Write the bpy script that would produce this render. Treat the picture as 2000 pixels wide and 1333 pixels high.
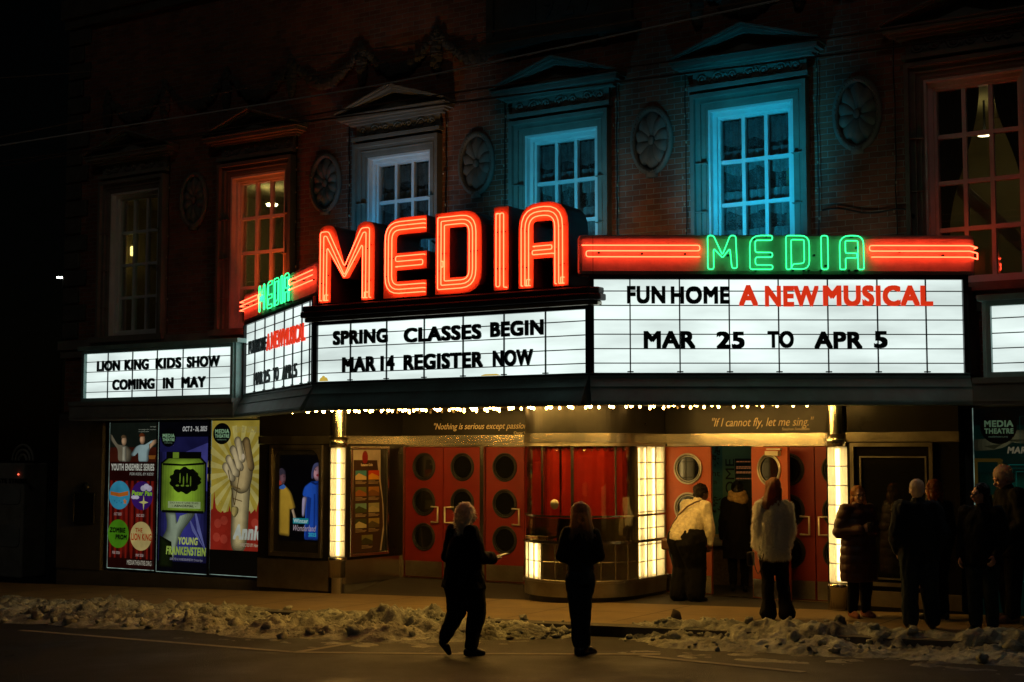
# Night view of a small-town theatre: brick front, neon marquee, lit entrance, people and snow.
import bpy, bmesh, math, random
import numpy as np
from mathutils import Vector, Matrix, noise
random.seed(7); np.random.seed(7)
for o in list(bpy.data.objects): bpy.data.objects.remove(o)
scene = bpy.context.scene
col = scene.collection
R = math.radians
# ---------------------------------------------------------------- camera
EYE = 2.05; YAW = R(32.6); FPX = 2778.0; PITCH = math.atan(213.5 / FPX)
cam = bpy.data.objects.new('camera', bpy.data.cameras.new('camera')); col.objects.link(cam)
cam.location = (0, 0, EYE); cam.rotation_euler = (math.pi / 2 + PITCH, 0, YAW)
cam.data.sensor_width = 36; cam.data.lens = FPX * 36 / 2000; cam.data.clip_end = 1500; cam.data.clip_start = 0.1
scene.camera = cam
# ---------------------------------------------------------------- night sky, faint added fill
world = bpy.data.worlds.new('World'); scene.world = world; world.use_nodes = True
wn = world.node_tree; bg = wn.nodes['Background']
sky = wn.nodes.new('ShaderNodeTexSky'); sky.sky_type = 'NISHITA'; sky.sun_disc = False
sky.sun_elevation = R(4); sky.sun_rotation = R(200)
wn.links.new(sky.outputs[0], bg.inputs[0]); bg.inputs[1].default_value = 0.0003
moon = bpy.data.objects.new('moon', bpy.data.lights.new('moon', 'SUN')); col.objects.link(moon)
moon.data.energy = 0.028; moon.data.angle = R(2); moon.data.color = (1, .93, .82); moon.rotation_euler = (R(55), 0, R(20))  # warm fill added from behind the camera to lift brick and figures
# ---------------------------------------------------------------- exposure, render
vs = scene.view_settings; vs.view_transform = 'Standard'; vs.look = 'None'; vs.exposure = 0.0; vs.gamma = 1.0
vs.use_curve_mapping = False
cy = scene.cycles; cy.use_denoising = True; cy.max_bounces = 7; cy.diffuse_bounces = 3; cy.glossy_bounces = 3
cy.transmission_bounces = 5; cy.transparent_max_bounces = 10; cy.sample_clamp_indirect = 3.0
cy.caustics_reflective = False; cy.caustics_refractive = False
try: cy.use_light_tree = True
except Exception: pass

# ================================================================= helpers
def new_obj(name, me, m=None, parent=None):
    o = bpy.data.objects.new(name, me); col.objects.link(o)
    if m is not None and me is not None:
        for x in (m if isinstance(m, (list, tuple)) else [m]): me.materials.append(x)
    if parent is not None:
        o.parent = parent
        if parent.parent is None and parent.type == 'EMPTY':
            o.matrix_parent_inverse = parent_inv(parent)
    return o
def parent_inv(p):
    return (Matrix.Translation(p.location) @ p.rotation_euler.to_matrix().to_4x4()).inverted()
def tag(o, label, cat, group=None, kind=None):
    o['label'] = label; o['category'] = cat
    if group: o['group'] = group
    if kind: o['kind'] = kind
    return o
def thing(name, label, cat, loc=(0, 0, 0), group=None):
    o = bpy.data.objects.new(name, None); col.objects.link(o); o.location = loc; o.empty_display_size = .2
    return tag(o, label, cat, group)
class MB:
    """collects shapes in world coordinates, builds them as one mesh object"""
    def __init__(s): s.v = []; s.f = []; s.mi = []; s.cur = 0
    def add(s, vs, fs):
        b = len(s.v); s.v += [tuple(map(float, p)) for p in vs]
        for f in fs: s.f.append([i + b for i in f]); s.mi.append(s.cur)
        return s
    def box(s, x0, x1, y0, y1, z0, z1):
        v = [(x, y, z) for z in (z0, z1) for y in (y0, y1) for x in (x0, x1)]
        return s.add(v, [(0, 2, 3, 1), (4, 5, 7, 6), (0, 1, 5, 4), (2, 6, 7, 3), (0, 4, 6, 2), (1, 3, 7, 5)])
    def fbox(s, F, s0, s1, z0, z1, d0, d1):
        v = [F.pt(a, z, d) for z in (z0, z1) for d in (d0, d1) for a in (s0, s1)]
        return s.add(v, [(0, 1, 3, 2), (4, 6, 7, 5), (0, 4, 5, 1), (2, 3, 7, 6), (0, 2, 6, 4), (1, 5, 7, 3)])
    def prism(s, F, poly, d0, d1):
        n = len(poly)
        a = sum(poly[i][0] * poly[(i + 1) % n][1] - poly[(i + 1) % n][0] * poly[i][1] for i in range(n))
        if a < 0: poly = poly[::-1]
        v = [F.pt(p[0], p[1], d1) for p in poly] + [F.pt(p[0], p[1], d0) for p in poly]
        fs = [list(range(n)), list(range(2 * n - 1, n - 1, -1))] + [[i, n + i, n + (i + 1) % n, (i + 1) % n] for i in range(n)]
        return s.add(v, fs)
    def frame(s, F, s0, s1, z0, z1, w, d0, d1):
        s.fbox(F, s0, s1, z1 - w, z1, d0, d1); s.fbox(F, s0, s1, z0, z0 + w, d0, d1)
        s.fbox(F, s0, s0 + w, z0 + w, z1 - w, d0, d1); s.fbox(F, s1 - w, s1, z0 + w, z1 - w, d0, d1); return s
    def vprism(s, poly, z0, z1):
        n = len(poly)
        a = sum(poly[i][0] * poly[(i + 1) % n][1] - poly[(i + 1) % n][0] * poly[i][1] for i in range(n))
        if a < 0: poly = poly[::-1]
        v = [(p[0], p[1], z1) for p in poly] + [(p[0], p[1], z0) for p in poly]
        return s.add(v, [list(range(n)), list(range(2 * n - 1, n - 1, -1))] + [[i, n + i, n + (i + 1) % n, (i + 1) % n] for i in range(n)])
    def tube(s, pts, r, seg=6, closed=False, caps=True):
        P = [Vector(p) for p in pts]; n = len(P)
        rr = r if isinstance(r, (list, tuple)) else [r] * n
        rings = []; up = None
        for i in range(n):
            a = P[(i - 1) % n] if (closed or i > 0) else P[i]; b = P[(i + 1) % n] if (closed or i < n - 1) else P[i]
            t = (b - a)
            if t.length < 1e-9: t = Vector((0, 0, 1))
            t.normalize()
            if up is None:
                up = Vector((0, 0, 1)) if abs(t.z) < .9 else Vector((1, 0, 0))
            x = t.cross(up)
            if x.length < 1e-6: x = t.cross(Vector((0, 1, .3)))
            x.normalize(); y = x.cross(t).normalized(); up = y
            rings.append([P[i] + (x * math.cos(2 * math.pi * k / seg) + y * math.sin(2 * math.pi * k / seg)) * rr[i] for k in range(seg)])
        v = [p for ring in rings for p in ring]; fs = []
        for i in range(n if closed else n - 1):
            for k in range(seg):
                fs.append((i * seg + k, i * seg + (k + 1) % seg, ((i + 1) % n) * seg + (k + 1) % seg, ((i + 1) % n) * seg + k))
        if caps and not closed:
            fs.append(list(range(seg - 1, -1, -1))); fs.append([(n - 1) * seg + k for k in range(seg)])
        return s.add(v, fs)
    def lathe(s, c, prof, seg=20, a0=0, a1=2 * math.pi, sx=1, sy=1):
        full = abs(a1 - a0 - 2 * math.pi) < 1e-6; m = seg if full else seg + 1; v = []; fs = []
        for (r, z) in prof:
            for k in range(m):
                a = a0 + (a1 - a0) * k / seg
                v.append((c[0] + r * sx * math.cos(a), c[1] + r * sy * math.sin(a), c[2] + z))
        for i in range(len(prof) - 1):
            for k in range(seg):
                k2 = (k + 1) % m
                fs.append((i * m + k, i * m + k2, (i + 1) * m + k2, (i + 1) * m + k))
        return s.add(v, fs)
    def ball(s, c, r, seg=10, rings=6):
        rx, ry, rz = r if isinstance(r, (tuple, list)) else (r, r, r); v = [(c[0], c[1], c[2] - rz)]; fs = []
        for i in range(1, rings):
            a = -math.pi / 2 + math.pi * i / rings
            for k in range(seg):
                b = 2 * math.pi * k / seg
                v.append((c[0] + rx * math.cos(a) * math.cos(b), c[1] + ry * math.cos(a) * math.sin(b), c[2] + rz * math.sin(a)))
        v.append((c[0], c[1], c[2] + rz)); T = len(v) - 1
        for k in range(seg):
            fs.append((0, 1 + (k + 1) % seg, 1 + k)); fs.append((T, 1 + (rings - 2) * seg + k, 1 + (rings - 2) * seg + (k + 1) % seg))
            for i in range(rings - 2):
                fs.append((1 + i * seg + k, 1 + i * seg + (k + 1) % seg, 1 + (i + 1) * seg + (k + 1) % seg, 1 + (i + 1) * seg + k))
        return s.add(v, fs)
    def text(s, body, F, s0, s1, z0, z1, d0, d1, bold=0.0, shear=0.0):
        vv, ff = text_mesh(body, 0, shear, 1 + bold * 2.2)
        if bold:                                                # heavy block lettering: the letter thickened by shifted copies
            n_ = len(vv); cp = [(0, 0), (-1, -1), (1, -1), (-1, 1), (1, 1), (-1, 0), (1, 0)]; f0 = ff; ff = []
            for k_ in range(len(cp)): ff += [[i + n_ * k_ for i in f] for f in f0]
            vv = np.concatenate([vv + np.array([a * bold, e * bold, k_ * .004]) for k_, (a, e) in enumerate(cp)])
        mn, mx = vv.min(0), vv.max(0); k = mx - mn; k[k == 0] = 1
        q = (vv - mn) / k
        pts = [F.pt(s0 + (s1 - s0) * p[0], z0 + (z1 - z0) * p[1], d0 + (d1 - d0) * p[2]) for p in q]
        return s.add(pts, ff)
    def mesh(s, name, smooth=False):
        me = bpy.data.meshes.new(name); me.from_pydata(s.v, [], s.f)
        if any(s.mi): me.polygons.foreach_set('material_index', s.mi)
        if smooth: me.polygons.foreach_set('use_smooth', [True] * len(me.polygons))
        me.update(); return me
    def build(s, name, m, parent=None, smooth=False, bevel=0, fix=False):
        me = s.mesh(name, smooth)
        if fix or bevel:
            bm = bmesh.new(); bm.from_mesh(me); bmesh.ops.recalc_face_normals(bm, faces=bm.faces); bm.to_mesh(me); bm.free()
        o = new_obj(name, me, m, parent)
        if bevel:
            md = o.modifiers.new('bevel', 'BEVEL'); md.width = bevel; md.segments = 2; md.limit_method = 'ANGLE'; md.angle_limit = R(40)
        return o
_tc = {}
def text_mesh(body, bold, shear, space=1.0):
    k = (body, bold, shear, space)
    if k not in _tc:
        c = bpy.data.curves.new('lettering', 'FONT'); c.body = body; c.offset = bold; c.shear = shear; c.extrude = .05
        c.resolution_u = 4; c.space_character = space; c.fill_mode = 'BOTH'
        o = bpy.data.objects.new('lettering', c); col.objects.link(o)
        dg = bpy.context.evaluated_depsgraph_get(); me = bpy.data.meshes.new_from_object(o.evaluated_get(dg))
        _tc[k] = (np.array([v.co[:] for v in me.vertices]), [list(p.vertices) for p in me.polygons])
        bpy.data.objects.remove(o); bpy.data.curves.remove(c); bpy.data.meshes.remove(me)
    return _tc[k]
class Face:
    """an upright plane in the place: origin and direction on plan; pt(s, z, d) is s metres along it, z up, d out of it"""
    def __init__(s, a, b):
        s.O = Vector((a[0], a[1], 0)); U = Vector((b[0] - a[0], b[1] - a[1], 0)); s.len = U.length; s.U = U.normalized(); s.N = Vector((s.U.y, -s.U.x, 0))
    def pt(s, a, z, d=0): return s.O + s.U * a + s.N * d + Vector((0, 0, z))
    def px(s, x, y, d=0):          # survey of the photograph: where a line of sight meets this plane -> (s, z)
        fh = Vector((-math.sin(YAW), math.cos(YAW), 0)); r = Vector((math.cos(YAW), math.sin(YAW), 0)); u0 = Vector((0, 0, 1))
        f = fh * math.cos(PITCH) + u0 * math.sin(PITCH); u = u0 * math.cos(PITCH) - fh * math.sin(PITCH)
        dr = f + r * ((x - 1000) / FPX) + u * ((666.5 - y) / FPX); C = Vector((0, 0, EYE))
        P = C + dr * ((s.O + s.N * d - C).dot(s.N) / dr.dot(s.N)); return (P - s.O).dot(s.U), P.z
def rounded(poly, rad, n=5, closed=True):
    """round the corners of a polyline; rad is one radius or one per corner"""
    m = len(poly); out = []
    for i in range(m):
        r = rad[i] if isinstance(rad, (list, tuple)) else rad
        if (not closed and i in (0, m - 1)) or r <= 0: out.append(tuple(poly[i])); continue
        p = Vector(poly[i]); a = Vector(poly[(i - 1) % m]) - p; b = Vector(poly[(i + 1) % m]) - p
        r = min(r, a.length * .49, b.length * .49); p0 = p + a.normalized() * r; p1 = p + b.normalized() * r
        for k in range(n + 1):
            t = k / n; q = p0 * (1 - t) ** 2 + p * 2 * t * (1 - t) + p1 * t * t; out.append(tuple(q))
    return out
def offset_path(poly, d, closed=False):
    m = len(poly); out = []
    P = [Vector(p[:2]) for p in poly]
    for i in range(m):
        a = P[(i - 1) % m] if (closed or i > 0) else None; b = P[(i + 1) % m] if (closed or i < m - 1) else None
        na = nb = None
        if a is not None: t = (P[i] - a).normalized(); na = Vector((-t.y, t.x))
        if b is not None: t = (b - P[i]).normalized(); nb = Vector((-t.y, t.x))
        if na is None: n = nb; k = 1
        elif nb is None: n = na; k = 1
        else:
            n = (na + nb).normalized(); k = 1 / max(.25, n.dot(na))
        out.append(tuple(P[i] + n * d * k))
    return out
# ================================================================= materials
def mat(name, c, rough=.6, metal=0.0, var=0.0, scale=3.0, bump=0.0, bscale=40.0, spec=.5, coat=0.0, c2=None, stretch=None):
    m = bpy.data.materials.new(name); m.use_nodes = True; n = m.node_tree; b = n.nodes['Principled BSDF']
    b.inputs['Base Color'].default_value = (*c, 1); b.inputs['Roughness'].default_value = rough; b.inputs['Metallic'].default_value = metal
    b.inputs['Specular IOR Level'].default_value = spec; b.inputs['Coat Weight'].default_value = coat
    tc = n.nodes.new('ShaderNodeTexCoord'); vec = tc.outputs['Object']
    if stretch:
        mp = n.nodes.new('ShaderNodeMapping'); mp.inputs['Scale'].default_value = stretch; n.links.new(vec, mp.inputs[0]); vec = mp.outputs[0]
    if var or c2:
        t = n.nodes.new('ShaderNodeTexNoise'); t.inputs['Scale'].default_value = scale; t.inputs['Detail'].default_value = 8; t.inputs['Roughness'].default_value = .65
        n.links.new(vec, t.inputs['Vector'])
        r = n.nodes.new('ShaderNodeValToRGB'); r.color_ramp.elements[0].position = .3; r.color_ramp.elements[1].position = .7
        a = c2 if c2 else tuple(max(0, x * (1 - var)) for x in c); bb = c if c2 else tuple(min(1, x * (1 + var)) for x in c)
        r.color_ramp.elements[0].color = (*a, 1); r.color_ramp.elements[1].color = (*bb, 1)
        n.links.new(t.outputs[0], r.inputs[0]); n.links.new(r.outputs[0], b.inputs['Base Color'])
        if rough < .95:
            mr = n.nodes.new('ShaderNodeMapRange'); mr.inputs['To Min'].default_value = max(.02, rough - .12); mr.inputs['To Max'].default_value = min(1, rough + .15)
            n.links.new(t.outputs[0], mr.inputs[0]); n.links.new(mr.outputs[0], b.inputs['Roughness'])
    if bump:
        t2 = n.nodes.new('ShaderNodeTexNoise'); t2.inputs['Scale'].default_value = bscale; t2.inputs['Detail'].default_value = 6
        n.links.new(vec, t2.inputs['Vector']); bp = n.nodes.new('ShaderNodeBump'); bp.inputs['Strength'].default_value = bump; bp.inputs['Distance'].default_value = .02
        n.links.new(t2.outputs[0], bp.inputs['Height']); n.links.new(bp.outputs[0], b.inputs['Normal'])
    return m
def glow(name, c, strength, var=0.0, scale=2.0, base=(.02, .02, .02)):
    m = bpy.data.materials.new(name); m.use_nodes = True; n = m.node_tree; b = n.nodes['Principled BSDF']
    b.inputs['Base Color'].default_value = (*base, 1); b.inputs['Roughness'].default_value = .35
    b.inputs['Emission Color'].default_value = (*c, 1); b.inputs['Emission Strength'].default_value = strength
    if var:
        tc = n.nodes.new('ShaderNodeTexCoord'); t = n.nodes.new('ShaderNodeTexNoise'); t.inputs['Scale'].default_value = scale; t.inputs['Detail'].default_value = 6
        n.links.new(tc.outputs['Object'], t.inputs['Vector']); mr = n.nodes.new('ShaderNodeMapRange')
        mr.inputs['From Min'].default_value = .3; mr.inputs['From Max'].default_value = .7
        mr.inputs['To Min'].default_value = strength * (1 - var); mr.inputs['To Max'].default_value = strength * (1 + var * .4)
        n.links.new(t.outputs[0], mr.inputs[0]); n.links.new(mr.outputs[0], b.inputs['Emission Strength'])
    return m
def glass(name, tint=(.9, .95, .95), refl=.12, rough=.02):
    m = bpy.data.materials.new(name); m.use_nodes = True; n = m.node_tree; n.nodes.clear()
    out = n.nodes.new('ShaderNodeOutputMaterial'); mx = n.nodes.new('ShaderNodeMixShader'); tr = n.nodes.new('ShaderNodeBsdfTransparent'); gl = n.nodes.new('ShaderNodeBsdfGlossy')
    tr.inputs[0].default_value = (*tint, 1); gl.inputs['Roughness'].default_value = rough
    lw = n.nodes.new('ShaderNodeLayerWeight'); lw.inputs[0].default_value = .35; ad = n.nodes.new('ShaderNodeMath'); ad.operation = 'MULTIPLY_ADD'
    ad.inputs[1].default_value = .5; ad.inputs[2].default_value = refl; n.links.new(lw.outputs['Fresnel'], ad.inputs[0]); n.links.new(ad.outputs[0], mx.inputs[0])
    n.links.new(tr.outputs[0], mx.inputs[1]); n.links.new(gl.outputs[0], mx.inputs[2]); n.links.new(mx.outputs[0], out.inputs[0]); return m
def diffuser(name, c):
    """frosted, ribbed glass block lit by the tube standing behind it"""
    m = bpy.data.materials.new(name); m.use_nodes = True; n = m.node_tree; n.nodes.clear()
    out = n.nodes.new('ShaderNodeOutputMaterial'); mx = n.nodes.new('ShaderNodeMixShader'); tl = n.nodes.new('ShaderNodeBsdfTranslucent'); gl = n.nodes.new('ShaderNodeBsdfGlossy')
    tl.inputs[0].default_value = (*c, 1); gl.inputs['Roughness'].default_value = .15; mx.inputs[0].default_value = .1
    tc = n.nodes.new('ShaderNodeTexCoord'); w = n.nodes.new('ShaderNodeTexNoise'); mp = n.nodes.new('ShaderNodeMapping'); mp.inputs['Scale'].default_value = (70, 70, 3)
    n.links.new(tc.outputs['Object'], mp.inputs[0]); n.links.new(mp.outputs[0], w.inputs['Vector']); bp = n.nodes.new('ShaderNodeBump'); bp.inputs['Strength'].default_value = .6
    bp.inputs['Distance'].default_value = .02
    n.links.new(w.outputs[0], bp.inputs['Height']); n.links.new(bp.outputs[0], tl.inputs['Normal']); n.links.new(bp.outputs[0], gl.inputs['Normal'])
    rf = n.nodes.new('ShaderNodeBsdfRefraction'); rf.inputs['Roughness'].default_value = .42; rf.inputs['IOR'].default_value = 1.04; rf.inputs[0].default_value = (*c, 1); n.links.new(bp.outputs[0], rf.inputs['Normal'])
    m2 = n.nodes.new('ShaderNodeMixShader'); m2.inputs[0].default_value = .4; n.links.new(tl.outputs[0], m2.inputs[1]); n.links.new(rf.outputs[0], m2.inputs[2])
    n.links.new(m2.outputs[0], mx.inputs[1]); n.links.new(gl.outputs[0], mx.inputs[2]); n.links.new(mx.outputs[0], out.inputs[0]); return m
def brick_mat():
    m = bpy.data.materials.new('brick'); m.use_nodes = True; n = m.node_tree; b = n.nodes['Principled BSDF']; b.inputs['Roughness'].default_value = .85
    tc = n.nodes.new('ShaderNodeTexCoord'); sx = n.nodes.new('ShaderNodeSeparateXYZ'); cx = n.nodes.new('ShaderNodeCombineXYZ')
    n.links.new(tc.outputs['Object'], sx.inputs[0]); ad = n.nodes.new('ShaderNodeMath'); n.links.new(sx.outputs[0], ad.inputs[0]); n.links.new(sx.outputs[1], ad.inputs[1])
    nz = n.nodes.new('ShaderNodeTexNoise'); nz.inputs['Scale'].default_value = 5; n.links.new(tc.outputs['Object'], nz.inputs['Vector'])
    wob = n.nodes.new('ShaderNodeMath'); wob.operation = 'MULTIPLY_ADD'; wob.inputs[1].default_value = .02; n.links.new(nz.outputs[0], wob.inputs[0]); n.links.new(sx.outputs[2], wob.inputs[2])
    n.links.new(ad.outputs[0], cx.inputs[0]); n.links.new(wob.outputs[0], cx.inputs[1])
    t = n.nodes.new('ShaderNodeTexBrick'); t.inputs['Scale'].default_value = 1; t.inputs['Brick Width'].default_value = .215; t.inputs['Row Height'].default_value = .075
    t.inputs['Mortar Size'].default_value = .007; t.inputs['Mortar Smooth'].default_value = .4; t.inputs['Bias'].default_value = -.2
    t.inputs['Color1'].default_value = (.36, .13, .07, 1); t.inputs['Color2'].default_value = (.18, .075, .045, 1); t.inputs['Mortar'].default_value = (.34, .3, .25, 1)
    n.links.new(cx.outputs[0], t.inputs['Vector'])
    n2 = n.nodes.new('ShaderNodeTexNoise'); n2.inputs['Scale'].default_value = 1.7; n2.inputs['Detail'].default_value = 9; n2.inputs['Roughness'].default_value = .7; n.links.new(tc.outputs['Object'], n2.inputs['Vector'])
    mr = n.nodes.new('ShaderNodeMapRange'); mr.inputs['From Min'].default_value = .3; mr.inputs['From Max'].default_value = .7; mr.inputs['To Min'].default_value = .5; mr.inputs['To Max'].default_value = 1.25
    n.links.new(n2.outputs[0], mr.inputs[0]); mu = n.nodes.new('ShaderNodeVectorMath'); mu.operation = 'SCALE'; n.links.new(t.outputs['Color'], mu.inputs[0]); n.links.new(mr.outputs[0], mu.inputs['Scale'])
    n.links.new(mu.outputs[0], b.inputs['Base Color'])
    bp = n.nodes.new('ShaderNodeBump'); bp.inputs['Strength'].default_value = .8; bp.inputs['Distance'].default_value = .012; bp.invert = True
    n.links.new(t.outputs['Fac'], bp.inputs['Height']); n.links.new(bp.outputs[0], b.inputs['Normal']); return m
M = {}
M['brick'] = brick_mat()
M['stone'] = mat('stone', (.24, .22, .18), .8, var=.25, scale=2.2, bump=.25, bscale=25)
M['dark_stone'] = mat('dark_stone', (.1, .092, .075), .85, var=.35, scale=3, bump=.3, bscale=25)
M['base_stone'] = mat('base_stone', (.09, .085, .075), .8, var=.3, scale=2, bump=.2)
M['white_paint'] = mat('white_paint', (.8, .8, .78), .5, var=.1, scale=4, bump=.05)
M['pane'] = glass('window_glass')
M['lace'] = None
M['drape'] = mat('drape', (.05, .04, .035), .9)
M['room'] = mat('room_plaster', (.5, .42, .2), .9, var=.08)
M['black_metal'] = mat('black_metal', (.012, .013, .013), .4, var=.3, scale=4)
M['black_panel'] = mat('black_panel', (.012, .011, .009), .3, var=.3, scale=2, bump=.02, bscale=6, spec=.22)
M['green_metal'] = mat('green_metal', (.3, .5, .47), .45, var=.3, scale=2.5, bump=.06, bscale=12, c2=(.2, .28, .26))
M['grey_metal'] = mat('grey_metal', (.28, .29, .26), .5, var=.2, scale=2.5, bump=.04)
M['dark_body'] = mat('dark_body', (.035, .03, .028), .5, var=.3)
M['maroon'] = mat('maroon', (.055, .022, .02), .5, var=.3)
M['steel'] = mat('steel', (.55, .52, .46), .2, 1.0, var=.12, scale=1.5, bump=.12, bscale=3.5, stretch=(1, 1, .25))
M['steel_dull'] = mat('steel_dull', (.36, .33, .27), .36, 1.0, var=.25, scale=3, bump=.05, bscale=20)
M['red_door'] = mat('red_door', (.2, .009, .004), .55, var=.12, scale=6, bump=.02)
M['lit_orange_door'] = mat('lit_orange_door', (.38, .072, .018), .5, var=.1, scale=6, bump=.02)  # warm light on leaf A put into the paint; open leaf's inner side orange
M['door_glass'] = mat('door_glass', (.008, .008, .007), .06, spec=.8)
M['rubber'] = mat('rubber', (.012, .012, .012), .6)
M['panel_white'] = glow('lit_panel', (.86, 1.0, .955), 1.03, var=.3, scale=.9)
M['letter_black'] = mat('letter_black', (.006, .022, .024), .5)
M['letter_red'] = glow('letter_red', (1.0, .05, .012), .62, base=(.4, .02, .01))
M['sign_paint'] = mat('sign_paint', (.82, .43, .18), .55, var=.18, scale=6, bump=.05)
M['band_paint'] = mat('band_paint', (.66, .5, .42), .6, var=.2, scale=4, bump=.05)
M['neon_red'] = glow('neon_red', (1.0, .054, .02), 12)
M['neon_green'] = glow('neon_green', (.03, 1.0, .24), 2.9)
M['bulb_lit'] = glow('bulb_lit', (1.0, .52, .12), 36); M['bulb_front'] = glow('bulb_front', (1.0, .53, .1), 150)
M['bulb_dead'] = mat('bulb_dead', (.5, .42, .3), .15, spec=.6)
M['tube_warm'] = glow('tube_warm', (1.0, .72, .3), 13)
M['block'] = diffuser('glass_block', (.95, .88, .68))
M['grout'] = mat('grout', (.25, .22, .15), .7)
M['asphalt'] = mat('asphalt', (.014, .013, .011), .82, var=.45, scale=.9, bump=.55, bscale=70, spec=.25)
for n_ in M['asphalt'].node_tree.nodes:
    if n_.type == 'MAP_RANGE': n_.inputs['To Min'].default_value = .3; n_.inputs['To Max'].default_value = 1.0
M['paving'] = mat('paving', (.21, .15, .07), .8, var=.25, scale=1.5, bump=.2, bscale=30)
M['mat_dark'] = mat('mat_dark', (.03, .026, .022), .85, var=.3, scale=6, bump=.4, bscale=90)
M['road_paint'] = mat('road_paint', (.2, .185, .14), .7, var=.4, scale=9)
M['handle'] = mat('handle', (.85, .78, .62), .35, .5)
for n_ in M['panel_white'].node_tree.nodes:                       # tube banding and grime behind the acrylic: long soft streaks
    if n_.type == 'TEX_NOISE':
        t_ = M['panel_white'].node_tree; mp_ = t_.nodes.new('ShaderNodeMapping'); mp_.inputs['Scale'].default_value = (.7, .7, 3.2); tc_ = t_.nodes.new('ShaderNodeTexCoord'); t_.links.new(tc_.outputs['Object'], mp_.inputs[0]); t_.links.new(mp_.outputs[0], n_.inputs['Vector'])
def skin_mat(c): return mat('skin', c, .5, var=.08, scale=14)
# ================================================================= ground: street falls gently to the left
KY = 14.68                                                     # kerb line
def zp(x): return .028 * (max(-34, min(14, x)) + 9.6)
def zr(x): return zp(x) - .13
def sheet(name, m, x0, x1, ys, zf, nx=24):
    b = MB(); xs = [x0 + (x1 - x0) * i / nx for i in range(nx + 1)]
    v = [(x, y, zf(x, y)) for y in ys for x in xs]; n = nx + 1
    b.add(v, [(j * n + i, j * n + i + 1, (j + 1) * n + i + 1, (j + 1) * n + i) for j in range(len(ys) - 1) for i in range(nx)])
    o = b.build(name, m); o['kind'] = 'structure'; return o
sheet('ground', M['asphalt'], -400, 400, [-400, -60, 400], lambda x, y: zp(x) - .6, 40)
sheet('road', M['asphalt'], -120, 60, [-40, 0, 8, 12, 14.55], lambda x, y: zr(x), 60)
sheet('pavement', M['paving'], -60, 40, [KY, 15.8, 17.02], lambda x, y: zp(x), 60)
def vz(x, y):
    t = min(1, max(0, (y - 17.02) / 1.3)); t = t * t * (3 - 2 * t); return zp(x) * (1 - t) + .025 * t
sheet('vestibule_floor', M['mat_dark'], -13.95, -6.2, [17.02 + 1.5 * i / 6 for i in range(7)], vz, 16)
b = MB(); xs = [-60 + i * 2 for i in range(51)]
for a, c in zip(xs[:-1], xs[1:]):
    v = [(a, 14.55, zp(a) - .012), (c, 14.55, zp(c) - .012), (c, KY, zp(c) + .004), (a, KY, zp(a) + .004), (a, 14.53, zr(a) - .2), (c, 14.53, zr(c) - .2)]
    b.add(v, [(0, 1, 2, 3), (4, 5, 1, 0)])
k = b.build('kerb', M['base_stone']); k['kind'] = 'structure'
b = MB(); xj = -30.0                                            # slab joints of the pavement
while xj < 6:
    b.add([(xj, KY + .16, zp(xj) + .004), (xj + .014, KY + .16, zp(xj) + .004), (xj + .014, 16.98, zp(xj) + .004), (xj, 16.98, zp(xj) + .004)], [(0, 1, 2, 3)])
    b.add([(xj + .02, 15.9, zp(xj) + .004), (xj + 1.44, 15.9, zp(xj + 1.44) + .004), (xj + 1.44, 15.912, zp(xj + 1.44) + .004), (xj + .02, 15.912, zp(xj) + .004)], [(0, 1, 2, 3)]); xj += 1.46
k = b.build('paving_joint', M['mat_dark']); k['kind'] = 'structure'
# painted lines on the road (surveyed from the photo on the road surface)
G0 = Face((0, 0), (1, 0))
def on_road(px, py):
    fh = Vector((-math.sin(YAW), math.cos(YAW), 0)); r = Vector((math.cos(YAW), math.sin(YAW), 0)); u0 = Vector((0, 0, 1))
    f = fh * math.cos(PITCH) + u0 * math.sin(PITCH); u = u0 * math.cos(PITCH) - fh * math.sin(PITCH)
    d = f + r * ((px - 1000) / FPX) + u * ((666.5 - py) / FPX); z = -.2
    for _ in range(8):
        t = (z - EYE) / d.z; P = Vector((0, 0, EYE)) + d * t; z = zr(P.x)
    return P
b = MB()
for q in [[(40, 1232), (575, 1275)], [(578, 1275), (690, 1257)], [(575, 1275), (860, 1278), (1290, 1279)], [(1250, 1282), (1570, 1314)]]:
    P = [on_road(*p) for p in q]
    for a, c in zip(P[:-1], P[1:]):
        t = (c - a).normalized(); n = Vector((-t.y, t.x, 0)) * .05
        N = 10
        for i in range(N):
            p0 = a.lerp(c, i / N); p1 = a.lerp(c, (i + 1) / N); up = Vector((0, 0, .006))
            b.add([p0 - n + up, p1 - n + up, p1 + n + up, p0 + n + up], [(0, 1, 2, 3)])
o = b.build('road_marking', M['road_paint']); o['kind'] = 'structure'

# ================================================================= the theatre building
BY = 17.2; WF = Face((0, BY), (1, BY))                           # upper brick face; s = x, d = out of the wall
bld = thing('theatre_building', 'two storey dark brick theatre with pedimented windows above a red-doored entrance', 'building', (-10.14, BY, 0))
CX = [-18.82 + 2.885 * i for i in range(7)]; OW, OZ0, OZ1 = .6, 4.03, 6.58
b = MB(); x = -20.55
for c in CX:
    b.box(x, c - OW, BY, BY + .35, 2.74, 9.9); b.box(c - OW, c + OW, BY, BY + .35, 2.74, OZ0); b.box(c - OW, c + OW, BY, BY + .35, OZ1, 9.9); x = c + OW
b.box(x, .25, BY, BY + .35, 2.74, 9.9); b.box(-20.55, -20.2, BY + .35, 32, 0 - .8, 9.9); b.box(-.1, .25, BY + .35, 32, -.8, 9.9)
b.build('brick_wall', M['brick'], bld)
MB().box(-20.5, .2, BY + .4, 32, 9.3, 9.5).build('roof', M['base_stone'], bld)
MB().box(-20.7, .4, BY - .16, BY + .4, 9.9, 10.25).box(-20.65, .35, BY - .1, BY, 9.72, 9.9).build('parapet', M['dark_stone'], bld)
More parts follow.
